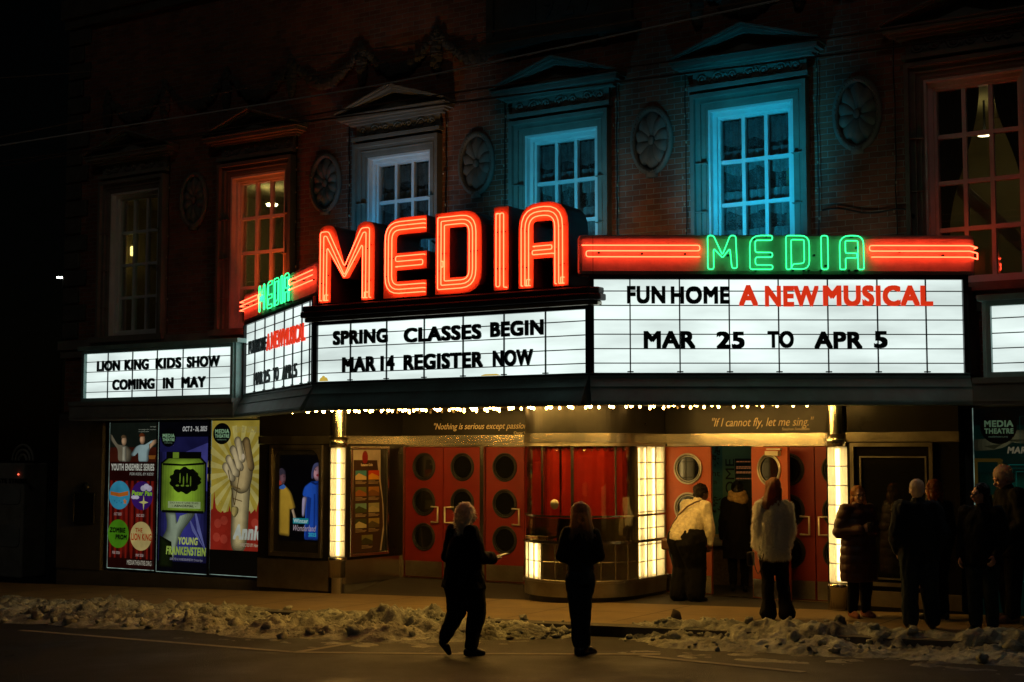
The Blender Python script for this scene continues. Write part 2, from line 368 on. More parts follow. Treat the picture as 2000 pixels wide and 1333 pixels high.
MB().box(-20.62, .3, BY - .12, BY, 3.84, 4.0).box(-20.6, .28, BY - .07, BY, 3.7, 3.84).build('belt_course', M['stone'], bld)
for i in range(18):                                            # quoins on the left corner
    w = .52 if i % 2 else .34; z = 4.05 + i * .315
    MB().box(-20.6, -20.55 + w, BY - .05, BY + .1, z, z + .285).build('quoin', M['dark_stone'], bld, bevel=.02)
# date tablet and festoons
tb = MB().fbox(WF, -11.3, -9.02, 8.02, 9.2, 0, .1).frame(WF, -11.36, -8.96, 7.96, 9.26, .12, .1, .15).fbox(WF, -11.45, -8.87, 7.86, 7.96, 0, .2).build('date_tablet', M['dark_stone'], bld)
dp = [WF.px(p, q, .1) for p, q in ((1035, 50), (1165, 33))]
for ch, xa in zip('1927', (1036, 1060, 1098, 1138)):
    a = WF.px(xa, 45, .1)[0]; MB().text(ch, WF, a, a + (.1 if ch == '1' else .2), 8.22, 8.66, .1, .125).build('numeral', M['base_stone'], tb)
dr = [c + e for c in CX for e in (-.72, .72)]
for i, xa in enumerate(dr):
    g = MB(); rnd = random.Random(i)
    for k in range(16):
        t = k / 15; r = .05 + .05 * math.sin(t * 2.6)
        g.ball((xa + rnd.uniform(-.03, .03), BY - .03 - rnd.uniform(0, .03), 8.42 - t * .62), (r, r * .7, r), 6, 4)
    g.build('leaf_drop', M['dark_stone'], bld)
    if i < len(dr) - 1 and not (-11.6 < (xa + dr[i + 1]) / 2 < -8.7):
        g = MB(); xb = dr[i + 1]
        for k in range(30):
            t = (k + .5) / 30; r = .045 + .045 * math.sin(math.pi * t)
            g.ball((xa + (xb - xa) * t + rnd.uniform(-.02, .02), BY - .03 - rnd.uniform(0, .04), 8.36 - .5 * math.sin(math.pi * t) + rnd.uniform(-.03, .03)), (r, r * .7, r * 1.1), 6, 4)
        g.build('garland', M['dark_stone'], bld)
# oval rosettes
def rosette(xc):
    zc = 6.27; A, B_ = .285, .44; o = MB()
    ring = [WF.pt(xc + A * math.cos(t), zc + B_ * math.sin(t), .04) for t in np.linspace(0, 2 * math.pi, 41)[:-1]]
    o.tube(ring, .042, 8, True)
    for k in range(44):
        t = 2 * math.pi * k / 44; o.ball(WF.pt(xc + (A - .01) * math.cos(t), zc + (B_ - .01) * math.sin(t), .075), .016, 5, 4)
    o.fbox(WF, xc - .07, xc + .07, zc - B_ - .07, zc - B_ + .03, 0, .08)
    m = o.build('medallion', M['stone'], bld, True)
    d = MB(); n = 40; v = [WF.pt(xc, zc, .004)] + [WF.pt(xc + A * math.cos(2 * math.pi * k / n), zc + B_ * math.sin(2 * math.pi * k / n), .012) for k in range(n)]
    d.add(v, [(0, 1 + k, 1 + (k + 1) % n) for k in range(n)]); d.build('dish', M['base_stone'], m)
    p = MB()
    for k in range(10):
        t = 2 * math.pi * (k + .5) / 10; L = .5 * (1 if k % 2 else .92); c0 = Vector((math.cos(t) * A, math.sin(t) * B_)); pr = Vector((-c0.y, c0.x)).normalized()
        vs_, fs_ = [], []
        for i in range(7):
            u = i / 6; w = .1 * math.sin(math.pi * (.08 + .86 * u ** 1.3)) ** .8; h = .02 + .045 * math.sin(math.pi * u)
            for j in range(5):
                e = j / 4 * 2 - 1; q = c0 * (.16 + .74 * u) + pr * e * w * 1.1
                vs_.append(WF.pt(xc + q.x, zc + q.y, .006 + h * (1 - e * e) ** .6 + (.012 if abs(e) < .1 else 0)))
        for i in range(6):
            for j in range(4): fs_.append((i * 5 + j, i * 5 + j + 1, (i + 1) * 5 + j + 1, (i + 1) * 5 + j))
        p.add(vs_, fs_)
    p.ball(WF.pt(xc, zc, .05), (.05, .04, .065), 10, 6); p.build('petals', M['stone'], m, True)
for i in range(7): rosette(CX[i] + 1.45) if i < 6 else None
# windows
def lace_mat(nm, lo, hi):
    m = bpy.data.materials.new(nm); m.use_nodes = True; n = m.node_tree; n.nodes.clear(); out = n.nodes.new('ShaderNodeOutputMaterial')
    d = n.nodes.new('ShaderNodeBsdfDiffuse'); t = n.nodes.new('ShaderNodeBsdfTransparent'); mx = n.nodes.new('ShaderNodeMixShader'); d.inputs[0].default_value = (.5, .5, .48, 1)
    tc = n.nodes.new('ShaderNodeTexCoord'); v = n.nodes.new('ShaderNodeTexVoronoi'); v.inputs['Scale'].default_value = 60; w = n.nodes.new('ShaderNodeTexNoise'); w.inputs['Scale'].default_value = 7
    n.links.new(tc.outputs['Object'], v.inputs[0]); n.links.new(tc.outputs['Object'], w.inputs[0]); a = n.nodes.new('ShaderNodeMath'); a.operation = 'MULTIPLY_ADD'; a.inputs[1].default_value = .5
    n.links.new(v.outputs['Distance'], a.inputs[0]); n.links.new(w.outputs[0], a.inputs[2]); r = n.nodes.new('ShaderNodeMapRange'); r.inputs['From Min'].default_value = .4; r.inputs['From Max'].default_value = .85
    r.inputs['To Min'].default_value = lo; r.inputs['To Max'].default_value = hi
    n.links.new(a.outputs[0], r.inputs[0]); n.links.new(r.outputs[0], mx.inputs[0]); n.links.new(t.outputs[0], mx.inputs[1]); n.links.new(d.outputs[0], mx.inputs[2]); n.links.new(mx.outputs[0], out.inputs[0]); return m
M['lace'] = lace_mat('lace', .12, .5); M['valance'] = lace_mat('valance_lace', .45, .95)
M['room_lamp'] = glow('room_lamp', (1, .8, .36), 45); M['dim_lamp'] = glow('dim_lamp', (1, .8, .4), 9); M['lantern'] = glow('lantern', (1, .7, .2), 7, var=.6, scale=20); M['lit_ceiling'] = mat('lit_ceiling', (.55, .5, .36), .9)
def window(i):
    c = CX[i]; o = MB(); H_ = OZ1 - OZ0
    # painted sash: frame, sill rail and muntins (3 x 4 panes)
    o.frame(WF, c - OW, c + OW, OZ0, OZ1, .085, -.2, -.07); o.frame(WF, c - OW + .085, c + OW - .085, OZ0 + .085, OZ1 - .085, .035, -.2, -.11)
    gx0, gx1, gz0, gz1 = c - OW + .12, c + OW - .12, OZ0 + .12, OZ1 - .12
    for k in (1, 2): xx = gx0 + (gx1 - gx0) * k / 3; o.fbox(WF, xx - .025, xx + .025, gz0, gz1, -.2, -.13)
    for k in range(1, 4):
        zz = gz0 + (gz1 - gz0) * k / 4
        for a in range(3):
            x0 = gx0 + (gx1 - gx0) * a / 3 + (.025 if a else 0); x1 = gx0 + (gx1 - gx0) * (a + 1) / 3 - (.025 if a < 2 else 0)
            o.fbox(WF, x0, x1, zz - .025, zz + .025, -.198, -.132)
    w = o.build('window', M['white_paint'], bld)
    MB().fbox(WF, gx0, gx1, gz0, gz1, -.172, -.166).build('pane', M['pane'], w)
    f = MB()                                                    # stone casing, stepped
    for (o0, o1, d) in ((.0, .025, .03), (.025, .085, .045), (.085, .1, .085), (.1, .155, .075), (.155, .21, .14)):
        f.fbox(WF, c - OW - o1, c - OW - o0, OZ0, OZ1 + o1, -.1, d); f.fbox(WF, c + OW + o0, c + OW + o1, OZ0, OZ1 + o1, -.1, d); f.fbox(WF, c - OW - o0, c + OW + o0, OZ1 + o0, OZ1 + o1, -.1, d)
    for zz in (4.55, 5.2, 5.85):
        for s_ in (-1, 1): f.fbox(WF, c + s_ * (OW + .105) - .106, c + s_ * (OW + .105) + .106, zz, zz + .008, .02, .117)
    f.build('frame', M['stone'], w)
    MB().fbox(WF, c - OW, c - OW + .03, OZ0, OZ1, -.07, .02).fbox(WF, c + OW - .03, c + OW, OZ0, OZ1, -.07, .02).fbox(WF, c - OW + .03, c + OW - .03, OZ1 - .03, OZ1, -.07, .02).build('jamb', M['white_paint'], w)
    MB().fbox(WF, c - OW - .3, c + OW + .3, OZ0 - .1, OZ0, -.1, .2).build('sill', M['stone'], w)
    p = MB(); W_ = 1.0
    p.fbox(WF, c - .84, c + .84, 6.84, 6.9, 0, .13); p.fbox(WF, c - .8, c + .8, 6.9, 7.1, 0, .05)
    for (z0, z1, d, e) in ((7.1, 7.135, .12, -.1), (7.135, 7.16, .18, -.04), (7.16, 7.215, .26, .02), (7.215, 7.235, .29, .05)): p.fbox(WF, c - W_ - e, c + W_ + e, z0, z1, 0, d)
    ap = 7.62
    for s_ in (-1, 1):
        for (o0, o1, d) in ((0, .05, .2), (.05, .085, .27), (.085, .11, .31)):
            a = 7.225; g_ = .35 if o0 else .0; p.prism(WF, [(c + s_ * (W_ + .05), a + o0 * .45), (c, ap - .11 + o0), (c, ap - .11 + o1), (c + s_ * (W_ + .05), a + o1 * .5)], 0, d)
    p.prism(WF, [(c - .93, 7.235), (c + .93, 7.235), (c, 7.52)], 0, .06)
    pd = p.build('pediment', M['stone'], w, fix=True)
    s = MB(); n = 7                                             # carved scroll frieze
    for k in range(n):
        xc = c - .66 + 1.32 * k / (n - 1); q = []
        for t in np.linspace(0, 3.4 * math.pi, 26):
            r = .085 * (1 - t / (3.9 * math.pi)); q.append(WF.pt(xc + r * math.cos(t if k % 2 else -t), 7.0 + r * .95 * math.sin(t if k % 2 else -t), .06))
        s.tube(q, .014, 5)
        s.ball(WF.pt(xc, 7.0, .065), (.03, .02, .03), 6, 4)
        if k < n - 1: s.tube([WF.pt(xc + .08, 7.0, .055), WF.pt(xc + .11, 7.0 + (.06 if k % 2 else -.06), .06), WF.pt(xc + .14, 7.0, .055)], .013, 5)
    s.build('carved_scroll', M['stone'], w, True)
    # what stands behind the glass
    y0 = BY + .36; y1 = BY + (2.6 if i in (0, 1, 5) else .62); lx, rx = {0: (-20.15, -17.75), 1: (-17.7, -14.55), 5: (-6.9, -2.9)}.get(i, (c - .9, c + .9))
    r = MB()
    r.box(lx - .04, lx, y0, y1, 3.6, 6.9); r.box(rx, rx + .04, y0, y1, 3.6, 6.9); r.box(lx, rx, y1, y1 + .04, 3.6, 6.9); r.box(lx, rx, y0, y1, 3.56, 3.6); r.box(lx, rx, y0, y1, 6.6, 6.64)
    r.build('room_wall', M['room'] if i in (0, 1, 5) else M['drape'], w)
    if i in (1, 5):
        px_, py_, dd = {1: (531, 401, 1.1), 5: (1923, 263, 1.5)}[i]; q = Face((0, BY + dd), (1, BY + dd)).px(px_, py_)
        MB().lathe((q[0], BY + dd, q[1]), [(0, -.02), (.085, -.015), (.1, .02), (0, .025)], 20).build('ceiling_lamp', M['room_lamp'] if i == 1 else M['dim_lamp'], w, True)
        MB().box(q[0] - .012, q[0] + .012, BY + dd - .012, BY + dd + .012, q[1] + .03, 6.6).build('lamp_rod', M['black_metal'], w)
    if i == 1: MB().box(c + .3, c + .58, y0 + .02, y0 + .06, 3.7, 6.55).build('curtain', M['drape'], w)
    if i == 0:
        q = Face((0, BY + .9), (1, BY + .9)).px(261, 490); MB().box(q[0] - .045, q[0] + .045, BY + .85, BY + .95, q[1] - .1, q[1] + .08).build('lantern', M['lantern'], w, bevel=.015)
        MB().tube([(q[0], BY + .9, q[1] + .09), (q[0], BY + .9, 6.6)], .008, 5).build('cord', M['rubber'], w)
    if i == 5:                                                  # sloping stair beam and tied-back drapes
        st = MB(); S5 = Face((0, BY + 1.3), (1, BY + 1.3)); a = S5.px(1870, 345); e = S5.px(2010, 470); k = 0
        for t0, t1, d in ((0, .06, .06), (.06, .2, .1), (.2, .25, .06)): st.prism(S5, [(a[0], a[1] - t0), (e[0], e[1] - t0), (e[0], e[1] - t1), (a[0], a[1] - t1)], 0, d)
        st.build('stair_beam', M['lit_ceiling'], w, fix=True)
    if i in (2, 3, 4, 5):
        for s_ in (-1, 1) if i == 5 else (0,):
            cu = MB(); nx, nz = 60, 30; vv = []
            for a in range(nz + 1):
                z = OZ0 + .05 + (H_ - .05) * a / nz
                for k in range(nx + 1):
                    t = k / nx
                    if i == 5:
                        tt = a / nz; e_ = max(0, min(1, (tt - .25) / .7)); e_ = e_ * e_ * (3 - 2 * e_); inner = (.16 + .36 * e_) if s_ < 0 else (.08 + .3 * e_ ** 1.6)
                        xx = c + s_ * (OW - inner * t * 1.1 - .02)
                    else: xx = c - OW + .05 + (2 * OW - .1) * t
                    yy = BY + .31 + .045 * math.sin(t * (46 if i != 5 else 30) + 1.3 * math.sin(a * .12)) + .02 * noise.noise((t * 9, z * 1.5, i))
                    vv.append((xx, yy, z))
            cu.add(vv, [(a * (nx + 1) + k, a * (nx + 1) + k + 1, (a + 1) * (nx + 1) + k + 1, (a + 1) * (nx + 1) + k) for a in range(nz) for k in range(nx)])
            cu.build('curtain', M['drape'] if i == 5 else M['lace'], w, True)
        if i != 5:                                              # scalloped lower tiers
            for zt in (4.98, 5.5, 6.05, 6.45):
                cu = MB(); vv = []
                for a in range(9):
                    for k in range(nx + 1):
                        t = k / nx; z = zt - a / 8 * (.26 + .07 * abs(math.sin(t * 7 + zt)) + .05 * noise.noise((t * 3, zt, 2)))
                        vv.append((c - OW + .05 + (2 * OW - .1) * t, BY + .255 + .028 * math.sin(t * 62 + zt * 3 + 2 * noise.noise((t * 6, zt, 0))) + .01 * a / 8, z))
                cu.add(vv, [(a * (nx + 1) + k, a * (nx + 1) + k + 1, (a + 1) * (nx + 1) + k + 1, (a + 1) * (nx + 1) + k) for a in range(8) for k in range(nx)])
                cu.build('valance', M['valance'], w, True)
for i in range(7): window(i)
# ================================================================= the marquee
L_, R_ = (-12.2, 14.3), (-8.08, 14.3); LE, RE = (-15.68, 16.7), (-4.4, 16.7)
FC, FR, FL = Face(L_, R_), Face(R_, RE), Face(LE, L_)
mq = thing('marquee', 'angled theatre marquee with giant red neon letters, white letter panels and rows of bulbs', 'marquee', (-10.14, 15.5, 2.56))
ZL, ZB, ZT, ZC = 2.565, 2.93, 4.035, 3.69
M['stain'] = glow('stained_panel', (.75, .52, .07), .7)
def inset(e):
    n = []
    for F, s in ((FL, 0), (FC, 0), (FC, FC.len), (FR, FR.len)): n.append(F)
    def isect(F1, F2):
        A = F1.O - F1.N * e; B_ = F2.O - F2.N * e; u, v = F1.U, F2.U; d = u.x * v.y - u.y * v.x; w = B_ - A; t = (w.x * v.y - w.y * v.x) / d; p = A + u * t; return (p.x, p.y)
    a = FL.O - FL.N * e; z = FR.O + FR.U * FR.len - FR.N * e
    return [(a.x, a.y), isect(FL, FC), isect(FC, FR), (z.x, z.y)]
q = inset(.1); MB().vprism(q + [(RE[0], BY - .005), (LE[0], BY - .005)], ZB + .002, 3.97).build('canopy_body', M['dark_body'], mq)
q = inset(.04); so = MB().vprism(q + [(RE[0], BY - .01), (LE[0], BY - .01)], 2.665, 2.72).build('soffit', M['steel_dull'], mq)
for F, a, e in ((FL, 0, FL.len), (FC, 0, FC.len), (FR, 0, FR.len)):   # lip with its trim lines
    o = MB(); o.add([F.pt(q_, z_, d_) for q_ in (a, e) for z_, d_ in ((ZL, -.05), (ZB, -.07), (ZB, .015), (ZL + .05, .2), (ZL, .2))], [(0, 1, 2, 3, 4), (9, 8, 7, 6, 5)] + [(k_, k_ + 5, (k_ + 1) % 5 + 5, (k_ + 1) % 5) for k_ in range(5)]); o.fbox(F, a, e, ZL + .002, ZL + .04, .1, .212); o.fbox(F, a, e, ZB - .05, ZB - .02, 0, .05); o.fbox(F, a, e, ZB - .16, ZB - .145, .0, .118)
    o.fbox(F, a, e, ZB - .002, ZB + .012, -.1, .05)
    o.build('fascia', M['green_metal'], mq, bevel=.004)
def board(F, s0, s1, z0, z1, xs, ncol_rows, name='letter_panel', parent=None, cols=None):
    p = MB().fbox(F, s0, s1, z0, z1, -.02, .0).build(name, M['panel_white'], parent)
    r = MB()
    for k in range(1, ncol_rows + 1):
        z = z0 + (z1 - z0) * (k - .35) / (ncol_rows + .45); r.fbox(F, s0, s1, z - .006, z + .006, .004, .014)
    for s in xs: r.fbox(F, s - .007, s + .007, z0, z1, .001, .02); r.fbox(F, s - .035, s + .035, z0 + .003, z0 + .016, .0, .03)
    r.build('letter_rail', M['letter_black'], p)
    return p
def words(p, F, lst, ztop, zbot, m, bold=.042):
    for body, a, e in lst:
        b = MB(); dz = random.uniform(-.008, .008)
        s0, s1 = F.px(a, 700)[0], F.px(e, 700)[0]
        b.text(body, F, s0, s1, zbot + dz, ztop + dz, .012, .035, .02 if F is FL else bold); b.build('lettering', m, p)
# right face
s = [F for F in ()]
cols = [FR.px(x, 700)[0] for x in (1231, 1328, 1425, 1521.5, 1618, 1715, 1810)]
pr = board(FR, .05, 4.33, ZB + .015, ZT - .01, cols, 6, parent=mq)
za, zb_ = FR.px(1260, 559)[1], FR.px(1260, 593.5)[1]
words(pr, FR, [('FUN', 1225, 1300), ('HOME', 1310.7, 1426)], za, zb_, M['letter_black'])
za, zb_ = FR.px(1460, 558)[1], FR.px(1460, 598.7)[1]
words(pr, FR, [('A', 1444, 1481), ('NEW', 1495, 1600), ('MUSICAL', 1608.6, 1823.6)], za, zb_, M['letter_red'])
za, zb_ = FR.px(1500, 647)[1], FR.px(1500, 680.5)[1]
words(pr, FR, [('MAR', 1257, 1358), ('25', 1399, 1454), ('TO', 1499, 1550), ('APR', 1590, 1684), ('5', 1706.6, 1733)], za, zb_, M['letter_black'])
# left face
cols = [FL.px(x, 700)[0] for x in (499, 518, 537, 556, 573, 590.5, 606)]
pl = board(FL, .0, 4.15, ZB + .015, ZT - .01, cols, 6, parent=mq)
za, zb_ = FL.px(489, 667)[1], FL.px(489, 692)[1]
words(pl, FL, [('FUN', 488.5, 503.5), ('HOME', 505, 522.5)], za, zb_, M['letter_black'])
za, zb_ = za + .02, zb_ - .03
words(pl, FL, [('A', 523.5, 530), ('NEW', 532.5, 556), ('MUSICAL', 557.5, 598.5)], za, zb_, M['letter_red'])
za, zb_ = FL.px(500, 728)[1], FL.px(500, 753)[1]
words(pl, FL, [('MAR', 499.5, 516.5), ('25', 518.5, 530.5), ('TO', 537, 547.5), ('APR', 555, 573), ('5', 577.5, 583.5)], za, zb_, M['letter_black'])
# centre face
cols = [FC.px(x, 690)[0] for x in (685.5, 756, 829.5, 905.5, 985.5, 1066.5)]
pc = board(FC, .04, 4.08, ZB + .015, ZC - .01, cols, 4, parent=mq)
za, zb_ = FC.px(652.5, 648.5)[1], FC.px(652.5, 676.5)[1]
words(pc, FC, [('SPRING', 652.5, 759), ('CLASSES', 791, 942), ('BEGIN', 960, 1063.5)], za, zb_, M['letter_black'])
za, zb_ = FC.px(671, 698)[1], FC.px(671, 727.4)[1]
words(pc, FC, [('MAR', 671, 736), ('14', 746, 772.5), ('REGISTER', 791, 945.5), ('NOW', 965, 1043)], za, zb_, M['letter_black'])
for s_, z_, w_, h_ in ((.06, ZB + .02, .16, .05), (.1, ZB + .03, .07, .06), (2.6, ZB + .018, .3, .02)): MB().prism(FC, rounded([(s_, z_), (s_ + w_, z_), (s_ + w_ * .8, z_ + h_), (s_ + w_ * .2, z_ + h_)], .02), .001, .004).build('stain', M['stain'], pc)
# black frames round the panels
b = MB()
b.fbox(FR, 0, FR.len, ZT - .01, ZT + .04, -.08, .045); b.fbox(FR, -.005, .05, ZB + .013, ZT - .01, -.08, .045); b.fbox(FR, 4.33, FR.len, ZB + .013, ZT - .01, -.08, .045); b.fbox(FR, 4.365, 4.375, ZB + .013, ZT, .045, .05)
b.fbox(FL, 0, FL.len, ZT - .01, ZT + .04, -.08, .045); b.fbox(FL, 4.15, FL.len, ZB + .013, ZT - .01, -.08, .045); b.fbox(FL, -.05, .0, ZB + .013, ZT - .01, -.08, .045)
b.fbox(FC, 0, FC.len, ZC - .01, ZC + .03, -.08, .05); b.fbox(FC, 0, .04, ZB + .013, ZC - .01, -.08, .03); b.fbox(FC, 4.08, 4.118, ZB + .013, ZC - .01, -.08, .03)
b.build('panel_frame', M['black_metal'], mq)
# ledge that carries the big letters: three stepped bands, rounded at the right end
for (z0, z1, d) in ((3.722, 3.78, .1), (3.78, 3.86, .14), (3.86, 3.935, .12)):
    P = [(-.02, -.5), (4.14 + d, -.5), (4.14 + d, d * .2), (4.1 + d * .6, d), (-.02 - d, d), (-.02 - d, -.3)]
    P = [FC.pt(a, 0, e) for a, e in P]; MB().vprism([(p.x, p.y) for p in P], z0, z1).build('ledge', M['steel_dull'] if d == .1 else M['dark_body'], mq, bevel=.015)
# backing box behind the letters
MB().fbox(FC, .1, 4.05, 3.97, 4.36, -.75, -.42).build('letter_backing', M['maroon'], mq)

# ---- the five big letters: built-up metal boxes with red-painted faces and neon tubes
z0L, HL = 3.968, 1.015
def curve_plate(polys, depth):
    c = bpy.data.curves.new('plate', 'CURVE'); c.dimensions = '2D'; c.fill_mode = 'BOTH'; c.extrude = depth / 2
    for p in polys:
        sp = c.splines.new('POLY'); sp.points.add(len(p) - 1)
        for k, q in enumerate(p): sp.points[k].co = (q[0], q[1], 0, 1)
        sp.use_cyclic_u = True
    o = bpy.data.objects.new('plate', c); col.objects.link(o); dg = bpy.context.evaluated_depsgraph_get(); me = bpy.data.meshes.new_from_object(o.evaluated_get(dg))
    v = [x.co.copy() for x in me.vertices]; f = [list(x.vertices) for x in me.polygons]; bpy.data.objects.remove(o); bpy.data.curves.remove(c); bpy.data.meshes.remove(me); return v, f
def plate(b, polys, s0, d0, d1):
    v, f = curve_plate(polys, 1.0); b.add([FC.pt(s0 + p.x, z0L + p.y, (d0 + d1) / 2 + p.z * (d1 - d0)) for p in v], f)
def big_letter(ch, s0, w):
    t = .205; H = HL; r = .07
    if ch == 'M':
        out = [rounded([(0, 0), (0, H), (.26, H), (w / 2, .40), (w - .26, H), (w, H), (w, 0), (w - t, 0), (w - t, .6), (w / 2 + .05, .3), (w / 2 - .05, .3), (t, .6), (t, 0)], [0, .13, .1, 0, .1, .13, 0, 0, 0, 0, 0, 0, 0])]
        cl = [[(t / 2, .03), (t / 2, H - .13), (t / 2 + .06, H - .13), (w / 2, .36), (w - t / 2 - .06, H - .13), (w - t / 2, H - .13), (w - t / 2, .03)]]
        base = [(.1, .03), (.1, .885), (.165, .885), (w / 2, .36), (w - .165, .885), (w - .1, .885), (w - .1, .03)]
        tubes = [(offset_path(base, .045), .04), (offset_path(base, -.012), .04), ([(.165, .03), (.165, .69), (.18, .71), (w / 2, .335 - .15 + .12), (w - .18, .71), (w - .165, .69), (w - .165, .03)], .03)]
        tubes += [([(x_, .03), (x_, .1), (x_ + .025, .1)], 0) for x_ in (.135, w - .13)]
    if ch == 'E':
        out = [rounded([(w, H), (0, H), (0, 0), (w, 0), (w, .205), (.205, .205), (.205, .345), (w, .345), (w, .565), (.205, .565), (.205, .8), (w, .8)], [0, .3, 0, 0, 0, 0, 0, 0, 0, 0, .06, 0])]
        base = [(w - .015, H - .105), (.1, H - .105), (.1, .1), (w - .015, .1)]
        tubes = [(offset_path(base, d), .2 - d) for d in (-.05, .0, .055)]
        tubes = [(p, (.22, .17, .12)[k]) for k, (p, _) in enumerate(tubes)]
        tubes += [([(w - .02, .52), (.215, .52), (.215, .455), (w - .03, .455), (w - .03, .39), (.215, .39)], .028)]
    if ch == 'D':
        out = [rounded([(0, 0), (0, H), (w, H), (w, 0)], [0, 0, .26, .26]), rounded([(.215, .2), (w - .215, .2), (w - .215, .82), (.215, .82)], [0, .04, .04, 0])]
        tubes = []
        for d, rr in ((.06, .22), (.11, .17), (.16, .12)): tubes.append((rounded([(d, d), (d, H - d), (w - d, H - d), (w - d, d)], [0.02, 0.02, rr, rr]), -1))
        tubes += [([(.11, .34), (.14, .34), (.14, .41), (.115, .41)], 0)]
    if ch == 'I':
        out = [[(0, 0), (0, H), (w, H), (w, 0)]]
        tubes = [([(.055, .93), (.055, .04), (.11, .04), (.11, .93), (.165, .93), (.165, .03), (.19, .03)], .028), ([(.055, .93), (.085, .93)], 0)]
    if ch == 'A':
        out = [rounded([(0, 0), (0, H), (w, H), (w, 0), (w - .21, 0), (w - .21, .345), (.21, .345), (.21, 0)], [0, .3, .3, 0, 0, 0, 0, 0]), rounded([(.21, .535), (w - .21, .535), (w - .21, .79), (.21, .79)], [0, 0, .05, .05])]
        base = [(.105, .03), (.105, H - .105), (w - .105, H - .105), (w - .105, .03)]
        tubes = [(offset_path(base, .045), .25), (offset_path(base, -.008), .2), (offset_path(base, -.06), .15)]
        tubes += [([(.225, .49), (w - .205, .49), (w - .205, .44), (.215, .44), (.215, .39), (w - .2, .39)], .022)]
        tubes += [([(x_, .03), (x_, .1), (x_ + .025, .1)], 0) for x_ in (.135, w - .085)]
    b = MB(); plate(b, out, s0, -.42, .04); o = b.build('big_letter', M['maroon'], mq)
    b = MB(); plate(b, out, s0, .042, .05); b.build('face', M['sign_paint'], o)
    b = MB()
    for p, rad in tubes:
        closed = rad < 0
        if not closed and rad > 0: p = rounded(p, rad, 5, False)
        b.tube([FC.pt(s0 + x_, z0L + z_, .085) for x_, z_ in p], .0066, 6, closed)
        if not closed:
            for e in (p[0], p[-1]): b.tube([FC.pt(s0 + e[0], z0L + e[1], .085), FC.pt(s0 + e[0], z0L + e[1], .05)], .0066, 6)
    b.build('neon_tube', M['neon_red'], o, True)
    for p, rad in tubes[:3]:                                     # stand-offs carrying the tubes
        P = [Vector(q) for q in p]
        for a, e in zip(P[:-1], P[1:]):
            n = int((e - a).length / .42)
            for j in range(n): q = a.lerp(e, (j + .5) / max(1, n)); MB().tube([FC.pt(s0 + q.x, z0L + q.y, .05), FC.pt(s0 + q.x, z0L + q.y, .08)], .009, 5).build('tube_clip', M['black_metal'], o)
big_letter('M', .075, .925); big_letter('E', 1.15, .67); big_letter('D', 1.958, .69); big_letter('I', 2.825, .21); big_letter('A', 3.178, .692)
# cable behind the letters
mqc = MB().tube([FC.pt(1.5 + t * .75, 4.75 - .1 * math.sin(t * 3.1) - .1 * t, -.5) for t in np.linspace(0, 1, 9)], .014, 5).build('cable', M['rubber'], mq)

